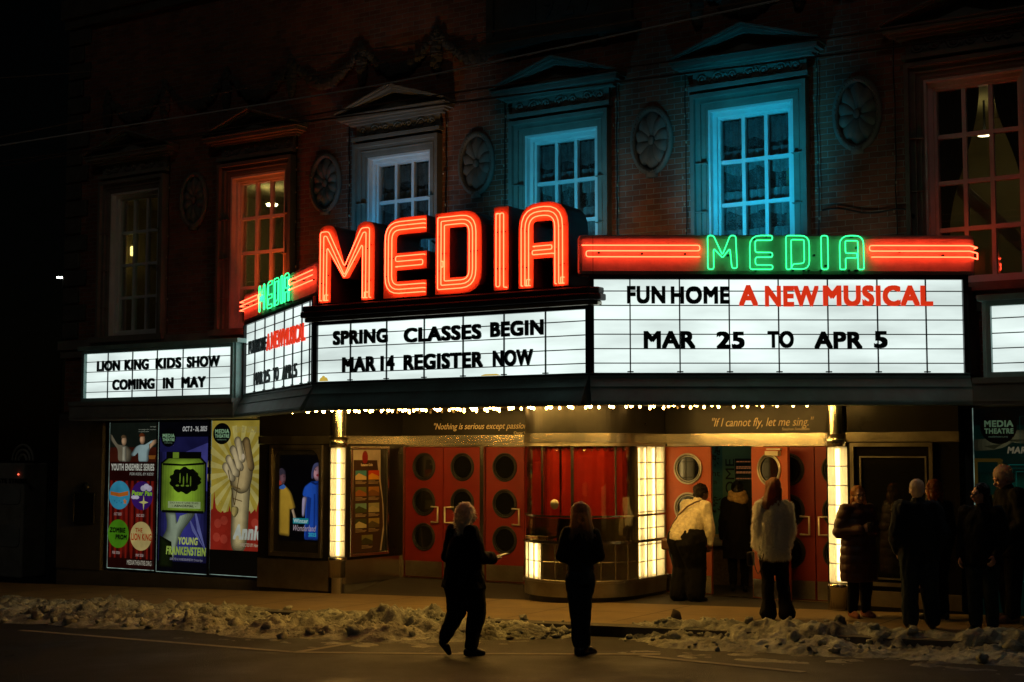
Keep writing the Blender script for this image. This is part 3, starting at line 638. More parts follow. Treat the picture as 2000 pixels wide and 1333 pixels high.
# ---- red and green neon bands over the two angled faces
zb0, zb1 = ZT + .042, 4.555
def band(F, s0, s1, g0, g1, mirror):
    P = [(F.pt(s0, 0, 0)), (F.pt(s1, 0, 0)), (F.pt(s1, 0, -.22)), (F.pt(s0, 0, -.22))]
    o = MB().vprism([(p.x, p.y) for p in P], zb0, zb1).build('neon_band', M['band_paint'], mq, bevel=.05)
    seam = MB()
    for s in ((.06,) if not mirror else ()): seam.fbox(F, s0 + .17, s0 + .176, zb0 + .01, zb1 - .02, 0, .002)
    seam.fbox(F, s0 + .02, s1 - .02, zb0 + .002, zb0 + .012, 0, .004); seam.build('seam', M['black_metal'], o)
    return o
bR = band(FR, -.13, 4.5, 0, 0, False); bL = band(FL, -.27, 4.23, 0, 0, True)
def S_of(F, m): return (lambda s: F.len - s) if m else (lambda s: s)
def neon_band(F, o, mirror, lo, hi):
    """stripes and green letters; u runs from the centre corner outwards on the right face, mirrored in place on the left one"""
    d = .055; st = MB()
    def T(pts, rad=.03): st.tube([F.pt(a, z, d + dd) for a, z, dd in pts], .0072, 6)
    l1, l2, l3 = 4.405, 4.36, 4.29 - .005
    zA, zB, zC = 4.42, 4.355, 4.285
    if not mirror:
        for pts in ([(-.09, zA), (1.28, zA), (1.28, zB), (-.04, zB), (-.04, zC), (1.28, zC)],): st.tube([F.pt(a, z, d) for a, z in rounded(pts, .03, 4, False)], .0072, 6)
        st.build('neon_stripe', M['neon_red'], o, True); st = MB(); e = 4.42; st.tube([F.pt(3.27, zC, d)] + [F.pt(e, zC, d), F.pt(e + .12, zC - .01, -.05)], .0072, 6); st.tube([F.pt(a, z, d) for a, z in rounded([(e, zA), (3.25, zA), (3.25, zB), (e, zB)], .03, 4, False)], .0072, 6)
        for z in (zA, zB): st.tube([F.pt(e, z, d), F.pt(e + .12, z - .01, -.05)], .0072, 6)
        st.tube([F.pt(e + .12, zB - .01, -.05), F.pt(e + .12, zC - .01, -.05)], .0072, 6); st.tube([F.pt(e + .12, zA - .01, -.05), F.pt(e + .1, zA - .015, -.12)], .0072, 6)
    else:
        st.tube([F.pt(a, z, d) for a, z in rounded([(4.22, zA), (2.97, zA), (2.97, zB), (4.22, zB)], .03, 4, False)], .0072, 6); st.tube([F.pt(4.22, zC, d), F.pt(2.97, zC, d)], .0072, 6)
        st.build('neon_stripe', M['neon_red'], o, True); st = MB(); st.tube([F.pt(a, z, d) for a, z in rounded([(-.3, zA), (.98, zA), (.98, zB), (-.3, zB)], .03, 4, False)], .0072, 6); st.tube([F.pt(-.3, zC, d), F.pt(.98, zC, d)], .0072, 6)
        for z in (zA, zB, zC): st.tube([F.pt(-.3, z, d), F.pt(-.28, z - .005, -.12)], .0072, 6)
    st.build('neon_stripe', M['neon_red'], o, True)
    z0, h = 4.14, .395; g = MB()
    for ch, a, e in lo:
        s0, s1 = F.px(a, 640 if mirror else 500)[0], F.px(e, 640 if mirror else 500)[0]; w = s1 - s0
        if mirror: s0, s1 = a, e; w = s1 - s0
        C = {'M': [([(0, 0), (0, 1), (.2, 1), (.5, .42), (.77, 1), (.96, 1), (1, .03), (.82, .03), (.76, .62), (.52, .36), (.48, .36), (.2, .62), (.2, 0)], .03)],
             'E': [([(1, 1), (0, 1), (0, 0), (1, 0), (1, .13), (.24, .13), (.24, .36), (1, .36), (1, .5), (.24, .5), (.24, .86), (1, .86)], [.02, .13] + [.03] * 10)],
             'D': [([(0, 0), (0, 1), (1, 1), (1, 0), (.22, .02), (.22, .88), (.78, .88), (.78, .18), (.3, .16), (.18, .0)], [.02, .03, .1, .1, .02, .02, .02, .04, .02, .02])],
             'I': [([(0, 0), (0, 1), (1, 1), (1, 0)], .03)],
             'A': [([(0, 0), (0, 1), (1, 1), (1, 0), (.76, 0), (.76, .85), (.24, .85), (.24, .48), (.72, .48), (.72, .34), (.24, .34), (.24, 0)], [.02, .12, .1] + [.02] * 9)]}[ch]
        for pts, rad in C:
            pp = [(s0 + w * u, z0 + h * v) for u, v in pts]; g.tube([F.pt(x_, z_, d) for x_, z_ in rounded(pp, rad, 4)], .0072, 6, True)
    g.build('neon_lettering', M['neon_green'], o, True)
    rn = random.Random(5); clip = lambda s_, z_, w_, d_: MB().fbox(F, s_, s_ + w_, z_, z_ + w_, 0, d_).build('tube_clip', M['black_metal'], o)
    for s in np.arange(.1, F.len, .5): clip(s, zA - .03 - .1 * rn.random(), .02, .05)
    for _ in range(14): s = rn.uniform(lo[0][1] if mirror else 1.4, lo[-1][2] if mirror else 3.15); clip(s, rn.choice((4.12, 4.52, rn.uniform(4.15, 4.5))), .02, .045)
neon_band(FR, bR, False, [('M', 1381, 1438), ('E', 1463, 1507), ('D', 1533.6, 1578.7), ('I', 1602, 1615), ('A', 1638, 1684.5)], None)
lo = []
for ch, a, e in [('M', 1.055, 1.54), ('E', 1.7, 2.02), ('D', 2.1, 2.38), ('I', 2.5, 2.62), ('A', 2.66, 2.95)]: lo.append((ch, a, e))
lo = [('M', 1.08, 1.47), ('E', 1.63, 1.93), ('D', 2.06, 2.36), ('I', 2.48, 2.58), ('A', 2.66, 2.96)]
neon_band(FL, bL, True, lo, None)
# ---- bulbs under the marquee
bm_lit = MB().ball((0, 0, -.04), (.018, .018, .023), 10, 6).tube([(0, 0, -.012), (0, 0, .0)], .013, 8).mesh('light_bulb', True)
bm_dead = bm_lit.copy(); bm_lit.materials.append(M['bulb_lit']); bm_dead.materials.append(M['bulb_dead'])
n_b = 0; rb = random.Random(11)
for row, (yb, step, off) in enumerate(((16.7, .205, 0), (17.4, .205, .1))):
    xb = (-13.5 if row else -13.6) + off
    while xb < -6.5 and n_b < 98:
        if not (row and -11.25 < xb < -8.95) and not (row == 0 and (n_b % 1)):
            dead = (xb < -11.6 and row and rb.random() < .75) or rb.random() < .06
            o = bpy.data.objects.new('light_bulb', bm_dead if dead else bm_lit); col.objects.link(o); o.parent = mq; o.matrix_parent_inverse = parent_inv(mq)
            o.location = (xb + rb.uniform(-.01, .01), yb, 2.665); o.rotation_euler = (rb.uniform(-.15, .15), rb.uniform(-.15, .15), 0); n_b += 1
        xb += step
hb_ = MB()
for yb in (14.7, 15.2, 15.7, 16.15):
    x_ = -12.2 - (yb - 14.3) * 1.2 + .2
    while x_ < -8.08 + (yb - 14.3) * 1.2 - .2: hb_.ball((x_, yb, 2.625), (.026, .026, .03), 8, 5); x_ += .3
o = hb_.build('light_bulb', M['bulb_front'], mq, True); o['kind'] = 'stuff'
# ---- floodlights standing on the marquee roof, aimed at the windows, some added as fill
def flood(x, y, z, tgt, power, c, size, name, label, spread=1.6):
    f = thing('floodlight', label, 'floodlight', (x, y, z)); d = (Vector(tgt) - Vector((x, y, z))).normalized()
    p0 = Vector((x, y, z)) + Vector((0, 0, .12))
    hb = MB().tube([p0 - d * .06, p0 - d * .02, p0 + d * .06], [.04, .085, .1], 14); hb.build('housing', M['black_metal'], f, True)
    MB().box(x - .09, x - .07, y - .02, y + .02, z, z + .13).box(x + .07, x + .09, y - .02, y + .02, z, z + .13).box(x - .09, x + .09, y - .03, y + .03, z - .01, z).build('bracket', M['black_metal'], f)
    l = bpy.data.lights.new('floodlight_lamp', 'SPOT'); l.energy = power; l.color = c; l.shadow_soft_size = .07; l.spot_size = spread; l.spot_blend = 1.0
    o = bpy.data.objects.new('floodlight_lamp', l); col.objects.link(o); o.location = p0 + d * .075; o.rotation_euler = d.to_track_quat('-Z', 'Y').to_euler(); o.parent = f; o.matrix_parent_inverse = parent_inv(f)
flood(CX[4], 15.15, 3.98, (CX[4], 17.2, 5.5), 300, (.01, .5, .82), .1, 'a', 'small floodlight throwing deep cyan light up the window behind the green neon letters', R(65))
flood(CX[3] + .05, 15.1, 3.98, (CX[3], 17.2, 5.55), 180, (.04, .5, .78), .1, 'b', 'small floodlight throwing blue light up the window behind the letter A', R(65))
flood(CX[2] - .1, 15.62, 3.98, (CX[2], 17.2, 5.45), 105, (.06, .42, .8), .1, 'c', 'small floodlight throwing pale blue light up the window behind the letters E and D', R(76))
flood(-11.7, 15.25, 3.98, (-13.0, 17.2, 7.3), 60, (1, .52, .15), .1, 'd', 'small floodlight throwing warm light up at the pediments behind the letter E', R(60))
flood(-9.0, 15.2, 3.98, (-8.75, 17.2, 4.8), 30, (1, .62, .3), .1, 'e', 'small added floodlight throwing weak warm fill light on the brick right of the letter A', R(78))  # added lamp, warm fill for the brick
flood(-5.9, 16.2, 3.98, (-5.85, 17.2, 5.0), 6, (.8, .8, .6), .1, 'f', 'small added floodlight throwing faint fill on the brick near the right end of the marquee', R(90))  # another added fill for the brick
flood(-15.3, 16.78, 4.0, (-15.95, 17.3, 6.1), 62, (1, .1, .012), .1, 'g', 'small added red floodlight at the foot of the red-lit window above the left neon band', R(110))  # added to strengthen the red on this window
flood(-14.3, 16.5, 4.0, (-14.3, 17.2, 5.4), 7, (1, .5, .15), .1, 'i', 'small floodlight throwing dim amber light on the brick left of the letter M', R(100))
flood(-4.75, 16.82, 4.0, (-4.3, 17.3, 4.9), 5, (1, .08, .01), .1, 'h', 'small added red floodlight at the foot of the window past the right neon band', R(110))  # added to boost the red spilling from the neon band
# ================================================================= the two flat letter boards on the wall
def side_board(x0, x1, name_label, cols, lines, px0, px1):
    F = Face((0, 16.55), (1, 16.55)); t = thing('letter_board', name_label, 'letter board', ((x0 + x1) / 2, 16.55, 2.5))
    z0, z1 = 2.925, 3.69
    p = MB().fbox(F, px0, px1, z0, z1, -.06, -.04).build('light_panel', M['panel_white'], t)
    f = MB().frame(F, px0 - .06, px1 + .06, z0 - .05, z1 + .06, .06, -.4, .03)
    f.fbox(F, px0 - .14, px1 + .18, z1 + .06, z1 + .13, -.6, .06); f.fbox(F, px0 - .1, px0 - .06, z0 - .05, z1 + .06, -.6, .0); f.fbox(F, px1 + .06, px1 + .1, z0 - .05, z1 + .06, -.6, .0)
    f.build('frame', M['green_metal'], t, bevel=.004)
    l = MB().fbox(F, x0, x1, 2.56, z0 - .052, -.6, .1); l.fbox(F, x0, x1, z0 - .12, z0 - .055, .1, .13); l.fbox(F, x0, x1, 2.6, 2.62, .1, .115)
    l.fbox(F, (x0 + x1) / 2, (x0 + x1) / 2 + .006, 2.56, z0 - .12, .1, .104); l.build('lower_fascia', M['grey_metal'], t)
    r = MB()
    for k in range(1, 5): z = z0 + (z1 - z0) * (k - .35) / 4.45; r.fbox(F, px0, px1, z - .006, z + .006, -.036, -.026)
    for c in cols: r.fbox(F, c - .006, c + .006, z0, z1, -.039, -.02)
    r.build('letter_rail', M['letter_black'], p)
    for body, a, e, za, zb in lines: MB().text(body, F, a, e, zb, za, -.028, -.005, .042).build('lettering', M['letter_black'], p)
    return t
F5 = Face((0, 16.59), (1, 16.59)); zz = lambda x, y: F5.px(x, y)[1]; xx = lambda x: F5.px(x, 730)[0]
o4 = lambda v: 100 + v / 3.333
r1 = (zz(o4(1103), 430 + 880 / 3.333), zz(o4(1103), 430 + 953 / 3.333)); r2 = (zz(o4(408), 430 + 1040 / 3.333), zz(o4(408), 430 + 1110 / 3.333))
ln = [(w, xx(o4(a)), xx(o4(e)), *r1) for w, a, e in (('LION', 305, 453), ('KING', 485, 640), ('KIDS', 687, 852), ('SHOW', 890, 1103))] + [(w, xx(o4(a)), xx(o4(e)), *r2) for w, a, e in (('COMING', 408, 680), ('IN', 737, 803), ('MAY', 857, 1013))]
side_board(-19.52, -15.72, 'long white lit letter board left of the marquee reading about a kids show in May', [xx(o4(v)) for v in (372, 532, 692, 860, 1034)], ln, -19.26, -15.86)
side_board(-4.3, -.6, 'white lit letter board at the right end of the marquee with no letters in view', [-3.2, -2.4, -1.6], [], -4.1, -.8)
# ================================================================= street-level front and entrance (parts of the building)
F0, FD, FP = Face((0, 17.0), (1, 17.0)), Face((0, 18.4), (1, 18.4)), Face((0, 17.18), (1, 17.18))
FS = Face((-13.93, 17.06), (-13.86, 18.4)); FT = Face((-6.34, 18.4), (-6.27, 17.06))
MB().box(-20.55, -15.66, 17.26, 17.6, -1.0, 2.735).box(-20.55, -15.66, 17.12, 17.262, -1.0, -.02).box(-20.55, -19.42, 17.1, 17.262, -.022, 2.7).build('front_wall', M['base_stone'], bld); MB().box(-4.62, .25, 17.26, 17.6, -1.0, 2.735).box(-4.62, .25, 17.12, 17.262, -1, -.02).build('front_wall', M['base_stone'], bld)
# projecting screen wall, left, and its mirror on the right
def jut(x0, x1):
    MB().box(x0, x1, 17.0, 17.3, 2.275, 2.66).build('header_panel', M['black_panel'], bld)
    MB().box(x0 - .01, x1 + .01, 16.985, 17.3, 2.15, 2.273).build('header_band', M['steel_dull'], bld, bevel=.006)
    MB().box(x0, x1, 17.0, 17.3, .36, 2.148).build('wall_panel', M['black_panel'], bld)
    MB().box(x0, x1, 16.985, 17.3, zp(x0) + .07, .358).build('base_panel', M['steel_dull'], bld, bevel=.006)
    MB().box(x0 + .02, x1, 17.03, 17.3, zp(x0) - .1, zp(x0) + .068).build('plinth', M['black_metal'], bld)
jut(-15.66, -14.2); jut(-5.98, -4.62)
def column(x, zg):
    c = (x, 17.04, 0); r = .113
    m = MB(); MB().lathe(c, [(.0, 2.25), (.148, 2.25), (.148, 2.1), (.13, 2.092)], 24).lathe(c, [(.1, 2.25), (.1, 2.66)], 20).build('column_cap', M['steel'], bld, True)
    m.lathe(c, [(.13, .425), (.148, .418), (.148, .36), (.14, .355), (.14, .12), (.0, .12)], 24); m.lathe(c, [(.1, .12), (.1, zg - .1)], 20)
    k = m.build('lit_column', M['steel'], bld, True)
    for i in range(7):
        z0 = .43 + i * .2375; MB().lathe(c, [(r, z0 + .006), (r + .006, z0 + .02), (r + .006, z0 + .217), (r, z0 + .2315)], 20, math.pi * .9, math.pi * 2.1).build('glass_block', M['block'], k, True)
    g = MB()
    for i in range(8): z0 = .43 + i * .2375; g.lathe(c, [(r + .002, z0 - .006), (r + .002, z0 + .006)], 20, math.pi * .9, math.pi * 2.1)
    for a in (.9, 2.1): p = (x + (r + .006) * math.cos(math.pi * a), 17.04 + (r + .006) * math.sin(math.pi * a)); g.box(p[0] - .008, p[0] + .008, p[1] - .008, p[1] + .008, .42, 2.1)
    g.box(x - .13, x + .13, 17.05, 17.07, .42, 2.1); g.build('block_joint', M['steel_dull'], k)
    MB().lathe(c, [(.026, .45), (.026, 2.07)], 10).build('light_tube', M['tube_warm'], k, True)
column(-14.06, zp(-14.06)); column(-6.12, zp(-6.12))
# vestibule side walls
for F, nm in ((FS, 0), (FT, 1)):
    e = F.len
    MB().fbox(F, 0, e, 2.275, 2.66, -.1, 0).build('header_panel', M['black_panel'], bld); MB().fbox(F, 0, e, 2.15, 2.273, -.1, .012).build('header_band', M['steel'], bld)
    MB().fbox(F, 0, e, .38, 2.148, -.1, 0).build('wall_panel', M['black_panel'], bld); MB().fbox(F, 0, e, .02, .378, -.1, .012).build('base_panel', M['steel'], bld); MB().fbox(F, 0, e, -.3, .018, -.1, -.01).build('plinth', M['base_stone'], bld)
# header over the doors
for x0, x1 in ((-13.86, -11.0), (-9.2, -6.34)):
    hp = MB().box(x0, x1, 18.4, 18.5, 2.285, 2.66).build('header_panel', M['black_panel'], bld)
    MB().box(x0, x1, 18.38, 18.5, 2.15, 2.283).build('header_band', M['steel'], bld)
    if x0 < -12:
        a, e = FD.px(848, 835)[0], FD.px(1040, 835)[0]; zt, zb = FD.px(860, 827)[1], FD.px(860, 843)[1]
        MB().text('"Nothing is serious except passion."', FD, a, e, zb, zt, .002, .006, .0, .32).build('lettering', mat('cream_letters', (.75, .62, .42), .6), hp)
        MB().text('Oscar Wilde', FD, FD.px(1004, 845)[0], FD.px(1041, 845)[0], FD.px(1010, 849)[1], FD.px(1010, 843)[1], .002, .006).build('lettering', mat('cream_small', (.7, .6, .45), .6), hp)
    else:
        a, e = FD.px(1391, 826)[0], FD.px(1590, 826)[0]; zt, zb = FD.px(1490, 815.5)[1], FD.px(1490, 838)[1]
        MB().text('"If I cannot fly, let me sing."', FD, a, e, zb, zt, .002, .006, .0, .32).build('lettering', bpy.data.materials['cream_letters'], hp)
        MB().text('Stephen Sondheim', FD, FD.px(1528, 838)[0], FD.px(1581, 838)[0], FD.px(1550, 842.5)[1], FD.px(1550, 835.5)[1], .002, .006).build('lettering', bpy.data.materials['cream_small'], hp)
MB().box(-13.9, -6.3, 18.4, 18.5, 2.11, 2.148).box(-13.88, -13.815, 18.36, 18.5, .02, 2.11).box(-12.335, -12.265, 18.36, 18.5, .02, 2.11).box(-7.79, -7.67, 18.4, 18.5, .02, 2.11).box(-13.81, -11.0, 18.36, 18.5, .0, .03).box(-9.18, -6.3, 18.36, 18.5, .0, .03).build('door_frame', M['steel'], bld)
MB().box(-13.9, -6.2, 17.02, 18.5, 2.667, 2.72).build('vestibule_ceiling', M['steel_dull'], bld)
def door(F, s0, s1, m, handle, name='door', t=.045, closer=False):
    w = s1 - s0; c = (s0 + s1) / 2; z0, z1 = .045, 2.1; r = .205; zs = (1.79, 1.235, .68)
    # slab with three real round openings
    outer = [(s0, z0), (s1, z0), (s1, z1), (s0, z1)]; holes = [[(c + r * math.cos(a), z + r * math.sin(a)) for a in np.linspace(0, 2 * math.pi, 33)[:-1]] for z in zs]
    v, f = curve_plate([outer] + holes, 1.0); b = MB(); b.add([F.pt(p.x, p.y, p.z * t) for p in v], f); d = b.build(name, m, bld)
    for z in zs:
        o = MB(); h = t / 2
        for rr, dd, tr in ((r + .004, h + .004, .016), (r - .026, h - .002, .009)):
            for sgn in (1, -1): o.tube([F.pt(c + rr * math.cos(a), z + rr * math.sin(a), dd * sgn) for a in np.linspace(0, 2 * math.pi, 37)[:-1]], tr, 6, True)
        o.mi = [0] * len(o.f); o.cur = 1
        n = 32
        for dd in (.006, -.006): o.add([F.pt(c, z, dd)] + [F.pt(c + r * math.cos(2 * math.pi * k / n), z + r * math.sin(2 * math.pi * k / n), dd) for k in range(n)], [(0, 1 + k, 1 + (k + 1) % n) for k in range(n)])
        o.build('porthole', [M['rubber'] if m is M['red_door'] else M['steel_dull'], M['door_glass']], d, True)
    for sgn in (1, -1): MB().fbox(F, s0 + .01, s1 - .01, z0 + .01, .3, (t / 2 + .0005) * sgn, (t / 2 + .004) * sgn).build('kick_plate', M['steel_dull'] if m is M['red_door'] else M['steel'], d)
    if handle:
        hx = s1 - .06 if handle > 0 else s0 + .06; q = [(hx, .92, t / 2), (hx, .92, .085), (hx, 1.16, .085), (hx, 1.16, t / 2)]
        q = [(hx - .13 * handle, .92, t / 2), (hx - .13 * handle, .92, .07), (hx, .92, .075), (hx, 1.16, .075), (hx - .13 * handle, 1.16, .07), (hx - .13 * handle, 1.16, t / 2)]
        MB().tube([F.pt(*p) for p in q], .0145, 8).build('handle', M['handle'], d, True)
    if closer: MB().fbox(F, s0 + .12, s0 + .36, 1.98, 2.04, -t / 2 - .06, -t / 2).fbox(F, s0 + .05, s0 + .3, 2.055, 2.075, -t / 2 - .09, -t / 2 - .05).build('door_closer', mat('closer', (.6, .55, .42), .4), d)
    return d
FDm = Face((0, 18.44), (1, 18.44))
door(FDm, -13.81, -13.075, M['red_door'], 1); door(FDm, -13.06, -12.34, M['red_door'], -1); door(FDm, -12.26, -11.56, M['red_door'], 1); door(FDm, -11.55, -10.98, M['red_door'], 0)
dA = door(FDm, -9.165, -8.46, M['lit_orange_door'], 0); dA['label'] = 'closed door lit orange beside the ticket booth'
FO = Face((-7.18, 18.1), (-7.81, 18.37)); FO = Face((-7.81, 18.37), (-7.81 + .625, 18.37 - .255))
# open leaf, folded back in front of its neighbour: its inner side, with the closer, faces the street
class Rev:
    pass
FOr = Face((-7.185, 18.115), (-7.81, 18.37))
dB = door(FOr, .0, .675, M['lit_orange_door'], 0, closer=True); dB['label'] = 'open orange door folded back with closer showing'
door(FDm, -7.66, -6.945, M['red_door'], 1); door(FDm, -6.93, -6.3, M['red_door'], -1)
MB().tube([(-7.3, 18.08, .1), (-7.42, 18.0, .02)], .008, 5).build('door_stop', M['steel'], bld)
# lobby behind the open door
LBY = 20.0; FL2 = Face((0, LBY), (1, LBY))
b = MB().box(-13.9, -6.2, LBY, LBY + .1, -.2, 2.7).box(-13.9, -13.8, 18.5, LBY, -.2, 2.7).box(-6.3, -6.2, 18.5, LBY, -.2, 2.7); b.build('lobby_wall', M['room'], bld)
MB().box(-13.8, -6.3, 18.5, LBY, 2.6, 2.66).build('lobby_ceiling', M['room'], bld); MB().box(-13.9, -6.2, 18.5, LBY, -.05, .028).build('lobby_floor', M['mat_dark'], bld)
MB().lathe((-8.9, 19.3, 2.56), [(0, -.02), (.12, -.015), (.14, .04)], 20).build('lobby_lamp', glow('lobby_lamp', (1, .85, .5), 2.2), bld, True)
sh = MB().fbox(FL2, -9.5, -7.9, .62, .74, 0, .2).build('wall_shelf', M['grey_metal'], bld)
MB().box(-9.6, -7.9, LBY - .06, LBY, .03, .62).build('wainscot', mat('wainscot', (.16, .12, .09), .6, var=.5, scale=30), bld)
bn = thing('lobby_banner', 'green and blue welcome banner on the lobby wall behind the open door', 'banner', (-8.9, LBY - .01, .78)); q = lambda x, y: FL2.px(x, y)
def fpoly(F, pts, d, name, m, parent, depth=.003): return MB().prism(F, pts, d - depth, d).build(name, m, parent)
fpoly(FL2, [(-9.6, .78), (-7.9, .78), (-7.9, 2.45), (-9.6, 2.45)], .01, 'banner_sheet', mat('banner_green', (.16, .36, .24), .6, var=.1), bn)
fpoly(FL2, [(-9.6, .79), (q(1412, 950)[0], .79), (q(1412, 950)[0], 2.44), (-9.6, 2.44)], .014, 'blue_strip', mat('banner_blue', (.06, .25, .27), .6, var=.4, scale=3), bn)
g = MB(); rn = random.Random(2)
for _ in range(46):                                            # leaf sprigs printed on the strip
    u, v = rn.gauss(1402, 6), rn.choice((rn.uniform(872, 910), rn.uniform(968, 1000))); a = q(u, v); t = rn.uniform(0, 6.28); L = rn.uniform(.02, .045)
    if a[0] > q(1411, 950)[0] - .03: continue
    g.prism(FL2, [(a[0] - L * math.cos(t), a[1] - L * math.sin(t)), (a[0] + .012 * math.sin(t), a[1] - .012 * math.cos(t)), (a[0] + L * math.cos(t), a[1] + L * math.sin(t)), (a[0] - .012 * math.sin(t), a[1] + .012 * math.cos(t))], .0145, .0165)
g.build('leaf_print', M['letter_black'], bn)
for body, x0, x1, y0, y1 in (('light', 1374, 1407, 919, 934), ('ON', 1393, 1401, 939, 946)): MB().text(body, FL2, q(x0, y0)[0], q(x1, y0)[0], q(x0, y1)[1], q(x0, y0)[1], .015, .018).build('lettering', M['letter_black'], bn)
vv, ff = text_mesh('WELCOME', 0, 0); mn, mx = vv.min(0), vv.max(0); xa, xb = q(1418, 950)[0], q(1435.5, 950)[0]; zt = q(1425, 897)[1]; zb_ = zt - (q(1425, 897)[1] - q(1425, 985)[1]) * 7 / 3.8
k = (vv - mn) / (mx - mn); MB().add([FL2.pt(xa + (xb - xa) * (1 - p[1]), zb_ + (zt - zb_) * p[0], .013 + .004 * p[2]) for p in k], ff).build('lettering', M['letter_black'], bn)
fpoly(FL2, [(q(1436, 900)[0], q(1440, 1000)[1]), (-7.92, q(1440, 1000)[1]), (-7.92, q(1440, 896)[1]), (q(1436, 900)[0], q(1440, 896)[1])], .016, 'menu_board', M['letter_black'], bn)
g = MB()
for y in (901, 911, 914, 921, 923, 934): 
    x = 1439
    while x < 1475: w = rn.uniform(2, 6); a, e = q(x, y), q(x + w, y + 2.2); g.fbox(FL2, a[0], e[0], e[1], a[1], .016, .018); x += w + 1.2
g.build('lettering', glow('menu_orange', (1, .35, .1), .12), bn)

# ================================================================= ticket booth with curved front
BX, BYC = -10.0, 17.55
tbx = thing('ticket_booth', 'round-fronted steel and glass ticket booth with red curtain and lit glass blocks', 'ticket booth', (BX, 17.3, .0))
def plan(r, a0=0, a1=1, n=40):
    r -= .11
    P = [(BX - r, 18.37)] + [(BX + r * math.cos(math.pi + math.pi * k / n), BYC + r * math.sin(math.pi + math.pi * k / n)) for k in range(n + 1)] + [(BX + r, 18.37)]
    L = [0]
    for p, q_ in zip(P[:-1], P[1:]): L.append(L[-1] + math.dist(p, q_))
    T = L[-1]; out = []
    def at(s):
        for i in range(len(P) - 1):
            if L[i + 1] >= s - 1e-9: t = (s - L[i]) / (L[i + 1] - L[i]); return (P[i][0] + (P[i + 1][0] - P[i][0]) * t, P[i][1] + (P[i + 1][1] - P[i][1]) * t)
        return P[-1]
    s0, s1 = a0 * T, a1 * T; out = [at(s0)] + [P[i] for i in range(len(P)) if s0 + 1e-6 < L[i] < s1 - 1e-6] + [at(s1)]
    return out
def strip(b, r0, r1, z0, z1, a0=0, a1=1):
    A, B_ = plan(r0, a0, a1), plan(r1, a0, a1); n = min(len(A), len(B_)); A, B_ = A[:n], B_[:n]
    v = [(p[0], p[1], z) for z in (z0, z1) for P in (A, B_) for p in P]; f = []
    for i in range(n - 1):
        o0, o1, u0, u1 = i, n + i, 2 * n + i, 3 * n + i
        f += [(o1, o1 + 1, u1 + 1, u1), (o0, u0, u0 + 1, o0 + 1), (u0, u1, u1 + 1, u0 + 1), (o0, o0 + 1, o1 + 1, o1)]
    f += [(0, n, 3 * n, 2 * n), (n - 1, 3 * n - 1, 4 * n - 1, 2 * n - 1)]
    return b.add(v, f)
def booth(name, m, segs, smooth=False):
    b = MB()
    for s in segs: strip(b, *s)
    o = b.build(name, m, tbx); 
    return o
booth('plinth', M['black_metal'], [(.8, .9, -.2, .07)]); booth('base', M['steel_dull'], [(.8, .965, .07, .24), (.8, .99, .242, .262), (.8, .975, .264, .288)])
booth('counter', M['steel'], [(.78, .99, .785, .8), (.7, .975, .802, .82)]); booth('transom', M['steel'], [(.9, .965, 1.14, 1.168)])
booth('header_band', M['steel'], [(.85, .975, 2.15, 2.283)]); booth('header_panel', M['black_panel'], [(.85, .955, 2.285, 2.66)]); booth('head_trim', M['steel_dull'], [(.85, .965, 2.11, 2.148)])
gb = booth('window_glass', glass('booth_glass', (.92, .9, .85), .06, .01), [(.94, .944, .822, 1.138, .04, .79), (.94, .944, 1.17, 2.108, .04, .79)])
for a in (.3, .447, .557, .7): booth('glazing_bar', M['steel'], [(.925, .962, 1.17, 2.108, a, a + .009)])
cb = MB(); n = 150; P = plan(.84, .24, .775)
def along(P, t):
    L = [0]
    for p, q_ in zip(P[:-1], P[1:]): L.append(L[-1] + math.dist(p, q_))
    s = t * L[-1]
    for i in range(len(P) - 1):
        if L[i + 1] >= s - 1e-9:
            u = (s - L[i]) / (L[i + 1] - L[i]); a, e = Vector(P[i]), Vector(P[i + 1]); d = (e - a).normalized(); return a.lerp(e, u), Vector((d.y, -d.x))
for t0, t1 in ((0, .49), (.505, 1)):                          # two curtains with a gap between
    vv = []; m_ = int(n * (t1 - t0))
    for a in range(13):
        z = 1.12 + .975 * a / 12
        for k in range(m_ + 1):
            t = t0 + (t1 - t0) * k / m_; p, nn = along(P, t); w = .022 * math.sin(t * 74 + 1.2 * noise.noise((t * 5, z, 0))) * (1.1 - .5 * a / 12) + .02 * noise.noise((t * 12, z * 2, 3))
            p = p + nn * w; vv.append((p.x, p.y, z))
    cb.add(vv, [(a * (m_ + 1) + k, a * (m_ + 1) + k + 1, (a + 1) * (m_ + 1) + k + 1, (a + 1) * (m_ + 1) + k) for a in range(12) for k in range(m_)])
cur = cb.build('curtain', mat('red_curtain', (.6, .022, .009), .8, var=.15, scale=5), tbx, True)
g = MB()
for k in range(22): p, nn = along(P, (k + .5) / 22); g.tube([(p.x + nn.x * .03 + .022 * math.cos(a) * nn.y, p.y + nn.y * .03 - .022 * math.cos(a) * nn.x, 2.07 + .022 * math.sin(a)) for a in np.linspace(0, 6.283, 13)[:-1]], .005, 5, True)
g.build('curtain_ring', M['steel'], cur)
